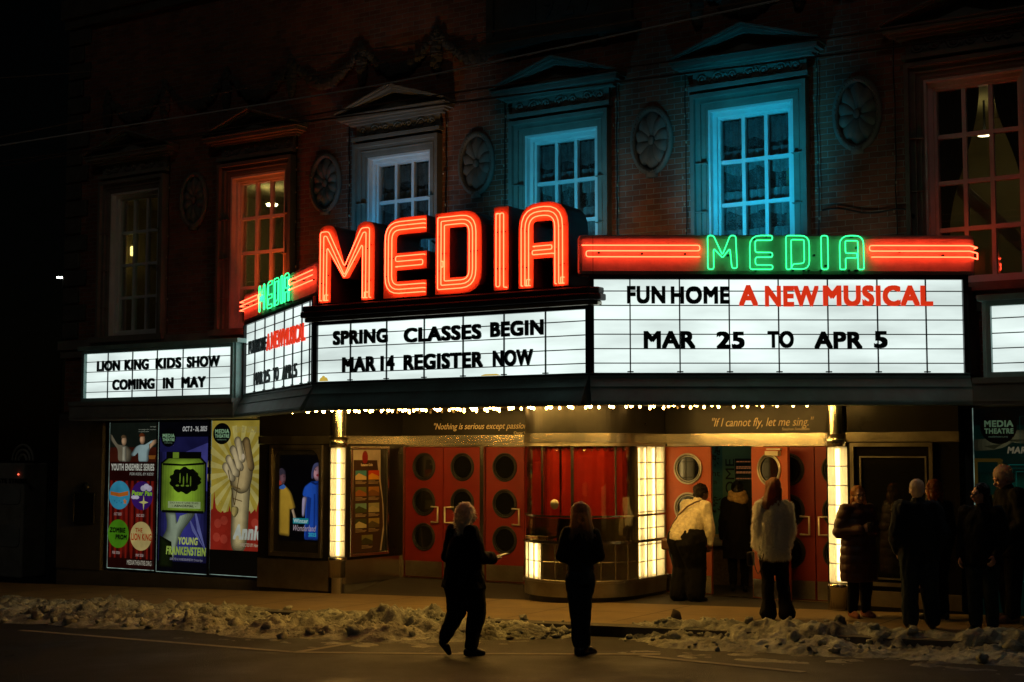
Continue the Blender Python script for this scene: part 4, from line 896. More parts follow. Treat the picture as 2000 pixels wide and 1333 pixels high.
# glass blocks: the low wall all round, the tall right-hand corner
def blocks(a0, a1, z0, z1, na, nz, lit):
    P = plan(.95, a0, a1); b = MB(); j = MB()
    for i in range(na):
        for k in range(nz):
            u0, u1 = i / na, (i + 1) / na; zz0, zz1 = z0 + (z1 - z0) * k / nz + .006, z0 + (z1 - z0) * (k + 1) / nz - .006; vv = []
            m_ = 6
            for z in (zz0, zz1):
                for t in range(m_ + 1): p, nn = along(P, min(1, u0 + .006 + (u1 - u0 - .012) * t / m_)); vv.append((p.x + nn.x * .006, p.y + nn.y * .006, z))
            b.add(vv, [(t, t + 1, m_ + 2 + t, m_ + 1 + t) for t in range(m_)])
    o = b.build('glass_block', M['block'], tbx, True)
    for i in range(na + 1):
        p, nn = along(P, min(1, i / na)); j.tube([(p.x + nn.x * .004, p.y + nn.y * .004, z0), (p.x + nn.x * .004, p.y + nn.y * .004, z1)], .011, 6)
    for k in range(nz + 1):
        z = z0 + (z1 - z0) * k / nz; j.tube([(along(P, t)[0].x + along(P, t)[1].x * .004, along(P, t)[0].y + along(P, t)[1].y * .004, z) for t in np.linspace(0, 1, 17)], .007, 5)
    j.build('block_joint', M['steel_dull'], o)
blocks(.25, .447, .29, .785, 5, 2, True); blocks(.452, .8, .29, .785, 7, 2, False); blocks(.805, .995, .29, 2.108, 3, 8, True)
# lamp tubes behind the lit blocks, closed off from the rest of the booth
tu = MB()
P = plan(.84)
for t in (.28, .33, .38, .425): p, nn = along(P, t); tu.tube([(p.x, p.y, .31), (p.x, p.y, .76)], .018, 8)
for t in (.84, .9, .96): p, nn = along(P, t); tu.tube([(p.x, p.y, .31), (p.x, p.y, 2.08)], .018, 8)
tu.build('light_tube', M['tube_warm'], tbx, True)
def inner(a0, a1, z0, z1):
    Q = plan(.78, a0, a1); b = MB(); v = [(p[0], p[1], z) for z in (z0, z1) for p in Q]; n = len(Q); b.add(v, [(i, i + 1, n + i + 1, n + i) for i in range(n - 1)])
    for t in (a0, a1):
        p0, p1 = plan(.78, 0, t)[-1] if t > 0 else plan(.78)[0], plan(.945, 0, t)[-1] if t > 0 else plan(.945)[0]; b.add([(p0[0], p0[1], z0), (p1[0], p1[1], z0), (p1[0], p1[1], z1), (p0[0], p0[1], z1)], [(0, 1, 2, 3)])
    b.build('light_baffle', M['grout'], tbx)  # unseen baffle added to keep tube light off the unlit blocks
inner(.25, .444, .292, .78); inner(.806, .992, .292, 2.1)
p, nn = along(plan(.95), .285)
sp = MB().lathe((0, 0, 0), [(0, .012), (.06, .012), (.07, 0)], 20); p, nn = along(plan(.952), .5); z = 1.32
X = Vector((-nn.y, nn.x, 0)); sp.v = [tuple(Vector((p.x, p.y, z)) + X * v[0] + Vector((0, 0, 1)) * v[1] + Vector((nn.x, nn.y, 0)) * v[2]) for v in sp.v]; sp.build('speaker_grille', M['steel_dull'], tbx, True)
lf = thing('leaflet_stack', 'small stack of leaflets on the ticket booth counter at its lit left end', 'leaflets', (-10.42, 16.93, .82))
rn = random.Random(4)
for k in range(5):
    a = rn.uniform(-.2, .2); c = Vector((-10.42, 16.93, .822 + k * .009)); x_ = Vector((math.cos(a - .7), math.sin(a - .7), 0)) * .16; y_ = Vector((-x_.y, x_.x, 0)) * .6
    v = [c - x_ - y_, c + x_ - y_, c + x_ + y_, c - x_ + y_]; v += [p_ + Vector((0, 0, .008)) for p_ in v]
    MB().add(v, [(3, 2, 1, 0), (4, 5, 6, 7), (0, 1, 5, 4), (1, 2, 6, 5), (2, 3, 7, 6), (3, 0, 4, 7)]).build('leaflet', mat('leaflet', rn.choice(((.55, .5, .4), (.4, .3, .2), (.3, .12, .08))), .5), lf)
# ================================================================= posters and display cases
def lin(c): return tuple((x / 255 / 12.92 if x <= 10 else ((x / 255 + .055) / 1.055) ** 2.4) for x in c)
_pm = {}
PK = 1.0
def pm(c, k=1.0, paper=False):
    k *= PK
    key = (c, k, paper)
    if key not in _pm:
        if paper: _pm[key] = mat('print', lin(c), .45, var=.12, scale=9)
        else: _pm[key] = glow('backlit_print', lin(c), .43 * k, var=.3, scale=3.5, base=tuple(.12 * x for x in lin(c)))
    return _pm[key]
ORG = {'child_figure', 'arm', 'face', 'hair', 'shirt', 'forearm', 'hand', 'yellow_shirt', 'blue_dress', 'sleeve', 'jar', 'basket', 'background_print', 'curtain_print', 'locket'}
def org_tone(n): return {'background_print': (.55, 1.25), 'curtain_print': (.6, 1.15), 'jar': (.6, 1.12), 'face': (.6, 1.1), 'forearm': (.5, 1.12)}.get(n, (.5, 1.1))
class Sheet:
    def __init__(s, F, x0, x1, z0, z1, root, paper=False): s.F, s.x0, s.x1, s.z0, s.z1, s.root, s.paper, s.n = F, x0, x1, z0, z1, root, paper, 0
    def P(s, u, v): return (s.x0 + (s.x1 - s.x0) * u, s.z1 - (s.z1 - s.z0) * v)
    def poly(s, pts, c, name, layer=None, k=1.0):
        s.n += 1; d = .003 + .0005 * (layer if layer is not None else s.n); org = name in ORG
        if not org: return MB().prism(s.F, [s.P(*p) for p in pts], d - .0004, d).build(name, pm(c, k, s.paper), s.root)
        lo, hi = org_tone(name); b = MB(); ms = []          # printed picture: the artwork's own modelling, in a few tones
        if 4 < len(pts) < 20: pts = rounded(pts, .035 if name in ('yellow_shirt', 'blue_dress', 'child_figure', 'shirt', 'sleeve', 'jar', 'hair') else 9, 4)
        cu, cv = sum(p[0] for p in pts) / len(pts), sum(p[1] for p in pts) / len(pts); N = 6; st = .00007
        for i in range(N):
            t = i / (N - 1); f = 1 - (.28 if name in ('yellow_shirt', 'blue_dress', 'child_figure', 'hair') else .6) * t; q = [(cu + (u - cu) * f - .02 * t * (1 if name != 'jar' else 0), cv + (v - cv) * (1 - (1 - f) * (.35 if name != 'face' else 1))) for u, v in pts]; b.cur = i
            b.prism(s.F, [s.P(*p_) for p_ in q], d - .0004, d + st * i); kk = lo + (hi - lo) * t ** .8; ms.append(pm(tuple(int(min(255, x * kk)) for x in c), k, s.paper))
        return b.build(name, ms, s.root)
    def polys(s, lst, c, name, layer=None, k=1.0):
        s.n += 1; d = .003 + .0005 * (layer if layer is not None else s.n); b = MB()
        for pts in lst: b.prism(s.F, [s.P(*p) for p in pts], d - .0004, d)
        return b.build(name, pm(c, k, s.paper), s.root)
    def rect(s, u0, u1, v0, v1, c, name, k=1.0): return s.poly([(u0, v0), (u1, v0), (u1, v1), (u0, v1)], c, name, None, k)
    def ell(s, u, v, ru, rv, a0=0, a1=360, n=28): return [(u + ru * math.cos(R(a0 + (a1 - a0) * i / n)), v + rv * math.sin(R(a0 + (a1 - a0) * i / n))) for i in range(n)]
    def text(s, body, u0, u1, v0, v1, c, bold=.02, shear=0, parent=None):
        s.n += 1; d = .003 + .0005 * s.n; a, z1 = s.P(u0, v0); e, z0 = s.P(u1, v1)
        return MB().text(body, s.F, a, e, z0, z1, d - .0004, d, bold, shear).build('lettering', pm(c, 1, s.paper), s.root)
EL = glow('leak_glow', (.55, .8, .68), .45, var=.8, scale=5)  # glowing strips stand in for light leaking at the case edge
def lightbox(x0, x1, z0, z1, label):
    t = thing('poster_lightbox', label, 'poster', ((x0 + x1) / 2, 17.2, z0), 'tall backlit show posters on the front wall')
    MB().frame(FP, x0 - .02, x1 + .02, z0 - .02, z1 + .02, .018, -.08, .022).fbox(FP, x0, x1, z0, z1, -.08, -.002).build('case', M['black_metal'], t)
    e = MB(); e.fbox(FP, x0, x0 + .007, z0, z1, .001, .0022); e.build('leak_glow', EL, t); e = MB().fbox(FP, x0 + .008, x1, z0, z0 + .008, .001, .0022); e.build('leak_glow', EL, t)
    s = Sheet(FP, x0 + .008, x1 - .004, z0 + .01, z1 - .004, t); s.n = 1; return t, s
W2 = 1.17
# 1 ---- youth series
t, s = lightbox(-19.32, -18.15, .02, 2.53, 'backlit poster with red curtain and four coloured show circles, leftmost on the wall')
s.rect(0, 1, 0, 1, (38, 8, 6), 'poster_sheet'); s.rect(.0, 1, .4, .93, (84, 18, 12), 'curtain_print')
s.polys([[(u, .4), (u + .05, .4), (u + .045, .93), (u + .01, .93)] for u in (.03, .13, .26, .36, .48, .6, .68, .81, .9)], (128, 28, 18), 'curtain_fold')
s.polys([[(u, .4), (u + .022, .4), (u + .03, .93), (u, .93)] for u in (.2, .43, .55, .75, .87)], (46, 9, 8), 'curtain_shadow')
s.rect(0, 1, 0, .27, (24, 30, 24), 'photo_print'); s.rect(0, 1, .17, .27, (70, 26, 14), 'photo_backdrop')
s.poly([(.0, .07), (.03, .085), (.18, .15), (.38, .16), (.5, .2), (.46, .27), (.2, .27), (.2, .19), (.02, .12)], (112, 104, 84), 'child_figure'); s.poly([(.28, .16), (.36, .16), (.37, .27), (.28, .27)], (164, 160, 138), 'shirt')
s.poly(s.ell(.31, .125, .055, .034), (196, 158, 120), 'face'); s.poly(s.ell(.31, .106, .06, .022, 180, 360), (92, 72, 48), 'hair')
s.poly([(.56, .165), (.66, .15), (.78, .152), (1, .115), (1, .14), (.84, .19), (.84, .27), (.62, .27), (.62, .2), (.5, .235), (.46, .22)], (150, 176, 176), 'child_figure'); s.poly([(.84, .15), (1, .115), (1, .14), (.85, .185)], (190, 150, 112), 'arm')
s.poly(s.ell(.7, .115, .055, .035), (206, 160, 122), 'face'); s.poly(s.ell(.7, .098, .064, .026, 180, 360), (96, 44, 20), 'hair'); s.polys([s.ell(.91, .225, .075, .026, 0, 180), [(.835, .225), (.985, .225), (.97, .25), (.85, .25)]], (150, 92, 34), 'basket')
for v, a, e in ((.026, .86, .98), (.044, .62, .98), (.058, .62, .84)): s.text('on stage this season' if a < .8 else 'our stage', a, e, v, v + .01, (160, 168, 150), 0)
s.text('YOUTH ENSEMBLE SERIES', .05, .96, .283, .33, (214, 216, 200), .03); s.text('FOR KIDS, BY KIDS!', .45, .95, .343, .365, (190, 192, 180), .01, .15)
for u, v, c, nm in ((.24, .5, (60, 156, 190), 0), (.72, .5, (62, 28, 112), 1), (.235, .765, (78, 142, 24), 2), (.72, .775, (206, 184, 116), 3)):
    s.poly(s.ell(u, v, .225, .098, n=36), c, 'show_circle')
    if nm == 0: s.poly([(.05, .475), (.24, .485), (.43, .47), (.43, .5), (.24, .512), (.05, .5)], (196, 108, 34), 'ribbon'); s.polys([s.ell(.14 + .05 * i, .54 + .012 * (i % 2), .012, .005, n=8) for i in range(5)], (40, 116, 160), 'bubble'); s.poly([(.36, .52), (.375, .535), (.41, .535), (.385, .545), (.4, .565), (.365, .553), (.335, .562), (.347, .545), (.32, .533), (.352, .533)], (212, 124, 52), 'star')
    if nm == 1:
        s.text('Peter Pan', .51, .93, .466, .5, (150, 205, 50), .045, .1); s.polys([s.ell(.75 + .06 * i, .45 - .012 * (i == 1), .06, .02, n=14) for i in range(3)] + [s.ell(.55 + .06 * i, .512, .055, .013, n=14) for i in range(2)], (206, 200, 220), 'cloud')
        s.polys([[(.76, .495), (.775, .535), (.86, .545), (.775, .555), (.76, .6), (.745, .555), (.66, .545), (.745, .535)]], (222, 220, 130), 'star')
    if nm == 2: s.text('ZOMBIE', .05, .39, .722, .758, (8, 10, 6), .05, .1); s.text('PROM', .18, .42, .77, .805, (12, 14, 10), .05, .05)
    if nm == 3: s.text('THE', .6, .75, .72, .75, (170, 60, 20), .03); s.text('LION KING', .52, .94, .757, .805, (176, 62, 22), .03)
for u, v, x_ in ((.22, .62, 'OCT 2025'), (.7, .625, 'DEC 2025'), (.2, .885, 'FEB 2026'), (.7, .895, 'MAY 2026')): s.text(x_, u - .08, u + .08, v, v + .019, (196, 176, 168), .01, .12)
s.text('MEDIATHEATRE.ORG', .44, .95, .94, .972, (196, 190, 170), .01)
# 2 ---- jar poster
t, s = lightbox(-18.12, -16.93, .01, 2.53, 'backlit purple poster with a yellow-green jar held up by an arm')
s.rect(0, 1, 0, 1, (6, 6, 14), 'poster_sheet'); s.rect(.03, .98, .1, .93, (50, 50, 120), 'background_print'); s.rect(.03, .98, .1, .2, (30, 30, 78), 'background_top')
s.poly([(.55, .2), (.98, .14), (.98, .46), (.75, .44)], (72, 72, 150), 'cloud_print'); s.polys([[(.7, .5), (.98, .86), (.8, .72)], [(.62, .62), (.95, .84), (.7, .72)]], (110, 116, 180), 'light_streak')
s.text('OCT 2 - 26, 2025', .48, .96, .03, .068, (210, 212, 208), .03, .2)
def badge(s, u, v, ru, rv, full=True):
    s.poly(s.ell(u, v, ru, rv, n=36), (6, 7, 8), 'round_badge'); s.text('MEDIA', u - ru * .78, u + ru * .82, v - rv * .42, v - rv * .02, (150, 196, 150), .04); s.text('THEATRE', u - ru * .78, u + ru * .82, v + rv * .06, v + rv * .38, (150, 196, 150), .04); s.text('mediatheatre.org', u - ru * .55, u + ru * .5, v + rv * .5, v + rv * .64, (130, 165, 135), 0)
badge(s, .2, .105, .15, .062)
s.poly([(.05, .97), (.07, .8), (.2, .72), (.2, .66), (.16, .6), (.38, .6), (.4, .68), (.52, .66), (.62, .6), (.78, .6), (.66, .66), (.52, .72), (.45, .78), (.3, .97)], (150, 166, 140), 'arm'); s.poly([(.05, .97), (.06, .76), (.3, .8), (.34, .97)], (22, 30, 10), 'sleeve')
s.poly([(.22, .232), (.84, .232), (.95, .272), (.955, .585), (.9, .607), (.12, .607), (.065, .585), (.07, .272)], (146, 186, 54), 'jar'); s.polys([[(.055, .27), (.085, .268), (.085, .6), (.055, .585)], [(.93, .265), (.96, .27), (.965, .585), (.935, .602)], [(.07, .272), (.22, .228), (.24, .236), (.09, .28)], [(.84, .228), (.95, .27), (.93, .28), (.82, .238)], [(.1, .59), (.92, .59), (.92, .607), (.1, .607)], [(.1, .275), (.5, .282), (.92, .27), (.92, .285), (.5, .294), (.1, .29)]], (10, 14, 6), 'jar_outline')
s.rect(.17, .86, .2, .245, (8, 10, 8), 'jar_lid'); s.rect(.3, .42, .203, .243, (126, 160, 50), 'lid_gleam')
s.poly([(.55 + .3 * math.cos(R(a)) * (1 + .08 * math.sin(a * .2)), .39 + .085 * math.sin(R(a)) * (1 + .1 * math.sin(a * .17))) for a in range(0, 360, 8)], (10, 14, 6), 'dark_shape'); s.polys([s.ell(.45 + .07 * i, .375 + .02 * (i % 2), .012, .035, n=10) for i in range(4)] + [s.ell(.4 + .1 * i, .425, .035, .006, n=10) for i in range(3)], (120, 156, 46), 'fold_line')
s.rect(.22, .86, .53, .575, (176, 196, 140), 'jar_label'); s.text('DO NOT USE THIS', .26, .82, .534, .545, (16, 20, 10), 0); s.text('- ABNORMAL -', .3, .78, .552, .567, (16, 20, 10), .02)
s.text('YOUNG', .44, .82, .765, .815, (206, 224, 120), .04, .12); s.text('FRANKENSTEIN', .2, .98, .828, .885, (176, 206, 90), .04, .12); s.text('DIRECTED & CHOREOGRAPHED BY: Christian Ryan', .28, .92, .905, .925, (170, 170, 190), 0, .15)
# 3 ---- raised hand poster
t, s = lightbox(-16.88, -15.7, .02, 2.54, 'backlit yellow poster of a raised hand holding a locket over a red skyline'); 
s.rect(0, 1, 0, 1, (8, 7, 4), 'poster_sheet'); s.rect(0, 1, 0, .6, (186, 164, 62), 'sky_print'); cx_, cy_ = .52, .33
s.polys([[(cx_, cy_)] + [(cx_ + math.cos(R(a + e)) * .6, cy_ + math.sin(R(a + e)) * .3) for e in (0, 9)] for a in range(5, 365, 18) if not (15 < a < 165) or a % 2 == 1], (208, 194, 110), 'sun_ray')
sk = [(0, .84), (0, .585), (.04, .575), (.055, .5), (.065, .46), (.075, .5), (.1, .57), (.14, .59), (.2, .6), (.24, .585), (.25, .6), (.34, .59), (.36, .55), (.38, .59), (.5, .6), (.7, .6), (.74, .58), (.76, .6), (.84, .57), (.86, .59), (.9, .52), (.91, .56), (.94, .6), (1, .59), (1, .84)]
s.poly(sk, (158, 42, 28), 'skyline'); s.polys([s.ell(u, v, .07, .03, n=14) for u, v in ((.14, .67), (.26, .65), (.12, .76), (.26, .77), (.84, .66), (.95, .68))], (182, 66, 48), 'swirl_print')
def pcap(u0, v0, u1, v1, r0, r1):
    k = (s.x1 - s.x0) / (s.z1 - s.z0); a0 = math.atan2((v1 - v0) / k, u1 - u0)
    return [(u0 + r0 * math.cos(a0 + math.pi / 2 + t), v0 + k * r0 * math.sin(a0 + math.pi / 2 + t)) for t in np.linspace(0, math.pi, 12)] + [(u1 + r1 * math.cos(a0 - math.pi / 2 + t), v1 + k * r1 * math.sin(a0 - math.pi / 2 + t)) for t in np.linspace(0, math.pi, 12)]
SKN = (196, 178, 126)
s.poly([(.38, .85), (.4, .62), (.39, .5), (.4, .42), (.6, .38), (.76, .36), (.74, .48), (.72, .62), (.69, .85)], SKN, 'forearm')
s.poly([(.4, .44), (.36, .38), (.4, .26), (.5, .16), (.6, .12), (.7, .15), (.78, .22), (.8, .3), (.77, .4), (.7, .46), (.55, .48)], (186, 164, 112), 'hand')
s.poly(pcap(.66, .14, .76, .3, .07, .06), (150, 124, 76), 'hand')
for q_ in ((.27, .3, .42, .375, .06, .05), (.33, .25, .5, .345, .06, .052), (.41, .19, .57, .305, .063, .052), (.5, .135, .6, .25, .066, .052)): s.poly(pcap(*q_), (212, 194, 146), 'hand')
s.poly(s.ell(.605, .235, .03, .02, n=12), (226, 208, 172), 'nail'); s.polys([[(.4, .42), (.56, .44), (.57, .45), (.41, .43)], [(.41, .5), (.6, .52), (.6, .526), (.41, .507)]], (120, 98, 56), 'wrist_crease')
s.polys([[(.32, .32), (.335, .32), (.46, .545), (.45, .55)], [(.55, .31), (.565, .31), (.465, .55), (.455, .545)]], (86, 64, 24), 'necklace'); s.poly([(.455, .56), (.5, .555), (.54, .57), (.53, .6), (.46, .635), (.4, .605), (.39, .575), (.42, .556)], (186, 166, 96), 'locket')
s.rect(0, 1, .84, 1, (10, 8, 5), 'lower_strip'); badge(s, .2, .085, .17, .07); s.text('NOV 28 - DEC 28, 2025', .44, 1.0 + .3 * 0, .04, .085, (176, 164, 100), .02, .2)
s.text('Annie', .44, .99, .67, .77, (214, 222, 206), .05, .25); s.text('DIRECTED BY: Hannah C', .58, .99, .79, .812, (196, 180, 150), .02, .1)
# 4 ---- green poster at the right edge
PK = .3; t, s = lightbox(-4.5, -3.33, .02, 2.55, 'dim backlit green poster with outstretched hand and picture frames, right of the entrance')
s.rect(0, 1, 0, 1, (3, 46, 40), 'poster_sheet'); s.rect(0, 1, 0, .08, (4, 14, 16), 'top_strip'); s.rect(0, 1, .3, .7, (4, 62, 50), 'background_print')
s.poly([(.0, .145), (.2, .14), (.33, .12), (.4, .105), (.5, .1), (.56, .115), (.6, .13), (.58, .145), (.5, .148), (.54, .16), (.52, .168), (.44, .16), (.4, .158), (.3, .185), (.15, .2), (0, .2)], (122, 122, 88), 'hand'); s.polys([[(.35, .147), (.5, .147), (.44, .158), (.36, .156)], [(.1, .178), (.3, .165), (.2, .192)]], (70, 72, 48), 'hand_shade')
badge(s, .25, .09, .18, .078); s.text('MARCH 25', .33, .77, .18, .212, (196, 186, 150), .04, .2); s.text('- APRIL 5', .8, .99, .18, .212, (196, 186, 150), .04, .2)
def outline(u0, u1, v0, v1, w, c, nm): k = w * .47; s.polys([[(u0, v0), (u1, v0), (u1, v0 + k), (u0, v0 + k)], [(u0, v1 - k), (u1, v1 - k), (u1, v1), (u0, v1)], [(u0, v0 + k), (u0 + w, v0 + k), (u0 + w, v1 - k), (u0, v1 - k)], [(u1 - w, v0 + k), (u1, v0 + k), (u1, v1 - k), (u1 - w, v1 - k)]], c, nm)
outline(-.0, .27, .235, .42, .035, (110, 86, 30), 'gilt_frame'); s.polys([s.ell(.275, .245 + .016 * i, .014, .007, n=8) for i in range(11)], (110, 86, 30), 'gilt_scallop')
for k, (w, c) in enumerate(((.008, (26, 150, 140)), (.006, (16, 116, 108)), (.006, (22, 138, 126)))): outline(.34 + .035 * k, .95 - .035 * k, .262 + .016 * k, .45 - .016 * k, w, c, 'line_frame')
for k in range(3): outline(.46 + .06 * k, 1 - .03 * k, .04 + .02 * k, .225 - .02 * k, .004, (10, 84, 76), 'line_frame')
outline(.1, .9, .55, .8, .01, (20, 120, 110), 'line_frame')
PK = 1.0
# ---- digital screen in its case on the projecting wall
t = thing('display_screen', 'lit screen in a rounded metal case showing two young actors on stage', 'screen', (-14.85, 17.0, .4))
cs = MB(); cs.frame(F0, -15.4, -14.33, .4, 2.13, .045, .0, .045); cs.frame(F0, -15.35, -14.38, .45, 2.08, .02, .0, .028)
for a, e in ((-15.33, 1), (-14.4, -1)): cs.prism(F0, [(a, 2.06), (a + .16 * e, 2.06), (a + .1 * e, 2.045), (a + .03 * e, 1.98), (a, 1.9)], .004, .03)
cs.build('case', M['steel_dull'], t, fix=True); MB().fbox(F0, -15.33, -14.4, .47, 2.06, .001, .004).build('backing', M['black_metal'], t)
s = Sheet(F0, -15.22, -14.39, .645, 1.98, t); s.n = 3
s.rect(0, 1, 0, 1, (2, 3, 6), 'screen_picture'); s.poly([(0, .395), (.13, .35), (.24, .4), (.31, .45), (.42, .62), (.3, .645), (.28, .57), (.27, .955), (0, .94)], (176, 140, 46), 'yellow_shirt'); s.poly([(.3, .645), (.36, .62), (.44, .74), (.42, .78)], (186, 160, 130), 'arm')
s.poly([(0, .375), (.11, .345), (.17, .38), (.1, .405), (0, .4)], (60, 110, 190), 'collar'); s.poly([(0, .2), (.1, .19), (.155, .22), (.165, .29), (.13, .335), (.1, .35), (0, .36)], (120, 84, 92), 'face'); s.poly([(0, .16), (.08, .15), (.16, .19), (.165, .235), (.1, .215), (.05, .24), (0, .24)], (58, 52, 66), 'hair'); s.poly([(.0, .3), (.05, .31), (.06, .345), (0, .36)], (180, 64, 50), 'face_light'); s.polys([s.ell(.115, .255, .016, .006, n=8)], (20, 14, 20), 'eye'); s.polys([s.ell(.125, .315, .02, .006, n=8)], (80, 24, 30), 'mouth')
s.poly([(.64, .36), (.78, .31), (1, .29), (1, .985), (.63, .985), (.66, .65), (.7, .48), (.57, .47), (.6, .4)], (34, 84, 190), 'blue_dress'); s.polys([[(.7, .48), (.8, .5), (.74, .98), (.66, .98)], [(.86, .45), (.9, .45), (.9, .98), (.86, .98)]], (22, 58, 150), 'dress_fold'); s.poly([(.58, .475), (.7, .49), (.69, .53), (.63, .72), (.575, .72), (.57, .6)], (170, 160, 190), 'arm')
s.poly([(.83, .14), (1, .11), (1, .3), (.9, .3), (.85, .26), (.82, .2)], (200, 150, 160), 'face'); s.poly([(.82, .15), (.87, .1), (.94, .085), (1, .088), (1, .125), (.93, .13), (.87, .165), (.85, .22), (.86, .27), (.8, .29), (.79, .22)], (70, 74, 110), 'hair'); s.polys([s.ell(.9, .175, .022, .007, n=8), s.ell(.985, .168, .016, .007, n=8)], (30, 20, 40), 'eye'); s.polys([s.ell(.96, .235, .045, .014, n=10)], (150, 36, 44), 'mouth'); s.poly([(.8, .3), (.9, .325), (1, .315), (1, .34), (.9, .35), (.8, .325)], (16, 40, 110), 'collar')
s.rect(.36, .74, .735, .8, (24, 150, 165), 'title_block'); s.text('Winter', .37, .73, .742, .792, (200, 240, 240), .03); s.text('Wonderland', .37, .93, .815, .885, (210, 190, 200), .0, .35); s.text('2025', .74, .93, .9, .945, (60, 190, 215), .04)
# ---- dining guide poster in the side case
qs = lambda x, y: FS.px(x, y)
t = thing('poster_case', 'shallow metal poster case on the vestibule side wall beside the left glass-block column', 'display case', (-13.9, 17.5, .42)); a, e = qs(678, 980)[0], qs(756, 980)[0]
a = max(a, .06); MB().frame(FS, a, e, .42, 2.12, .05, .001, .05).build('case', M['steel'], t, bevel=.008); MB().fbox(FS, a + .05, e - .05, .47, 2.07, .001, .004).build('backing', M['black_metal'], t)
t = thing('dining_guide_poster', 'curling brown dining guide poster with nine small photos inside the side wall case', 'poster', (-13.9, 17.5, .5)); s = Sheet(FS, a + .055, e - .06, .48, 2.06, t, True); s.n = 2
s.poly([(0, 0), (.86, 0), (.87, .3), (.96, .55), (.98, .8), (.9, 1), (0, 1)], (178, 165, 150), 'paper'); s.poly([(.07, .1), (.76, .105), (.82, .3), (.92, .5), (.95, .75), (.86, 1), (.04, 1)], (58, 38, 24), 'brown_print')
s.poly(s.ell(.4, .075, .085, .065, n=20), (128, 22, 16), 'red_emblem'); s.text('Restaurant Guide', .28, .62, .135, .162, (224, 206, 180), .03)
cl = [((70, 140, 160), (196, 170, 120)), ((190, 60, 20), (210, 150, 40)), ((96, 104, 60), (150, 90, 50)), ((160, 110, 50), (120, 80, 40)), ((110, 150, 140), (60, 70, 30)), ((150, 150, 110), (170, 160, 120)), ((60, 70, 40), (180, 170, 130)), ((150, 130, 70), (90, 80, 50)), ((120, 120, 70), (60, 60, 30))]
for k in range(9):
    r_, c_ = divmod(k, 2); u0 = (.12, .5)[c_] if k < 8 else .3; u1 = u0 + .32; v0 = .205 + .16 * r_ - .01 * (r_ > 2); v1 = v0 + .09
    s.rect(u0, u1, v0, v1, cl[k][0], 'photo_print'); s.poly([(u0, v1), (u0, v0 + .05), (u0 + .1, v0 + .025), (u0 + .2, v0 + .04), (u1, v0 + .06), (u1, v1)], cl[k][1], 'photo_subject')
    s.polys([[(u0, v1 + .01 + .012 * j), (u0 + (.2 if j == 0 else .32 - .03 * (j == 2)), v1 + .01 + .012 * j), (u0 + (.2 if j == 0 else .32 - .03 * (j == 2)), v1 + .015 + .012 * j), (u0, v1 + .015 + .012 * j)] for j in range(3)], (170, 150, 124), 'caption_line')
# ---- empty case on the right projecting wall
t = thing('display_case', 'empty dark display case with bronze frame behind the waiting people', 'display case', (-5.4, 17.0, .42))
MB().frame(F0, -5.93, -4.92, .42, 2.14, .045, .001, .05).frame(F0, -5.82, -5.0, .5, 1.98, .02, .001, .03).build('case', M['steel_dull'], t); MB().fbox(F0, -5.88, -4.965, .465, 2.09, .001, .008).build('pane', M['door_glass'], t)
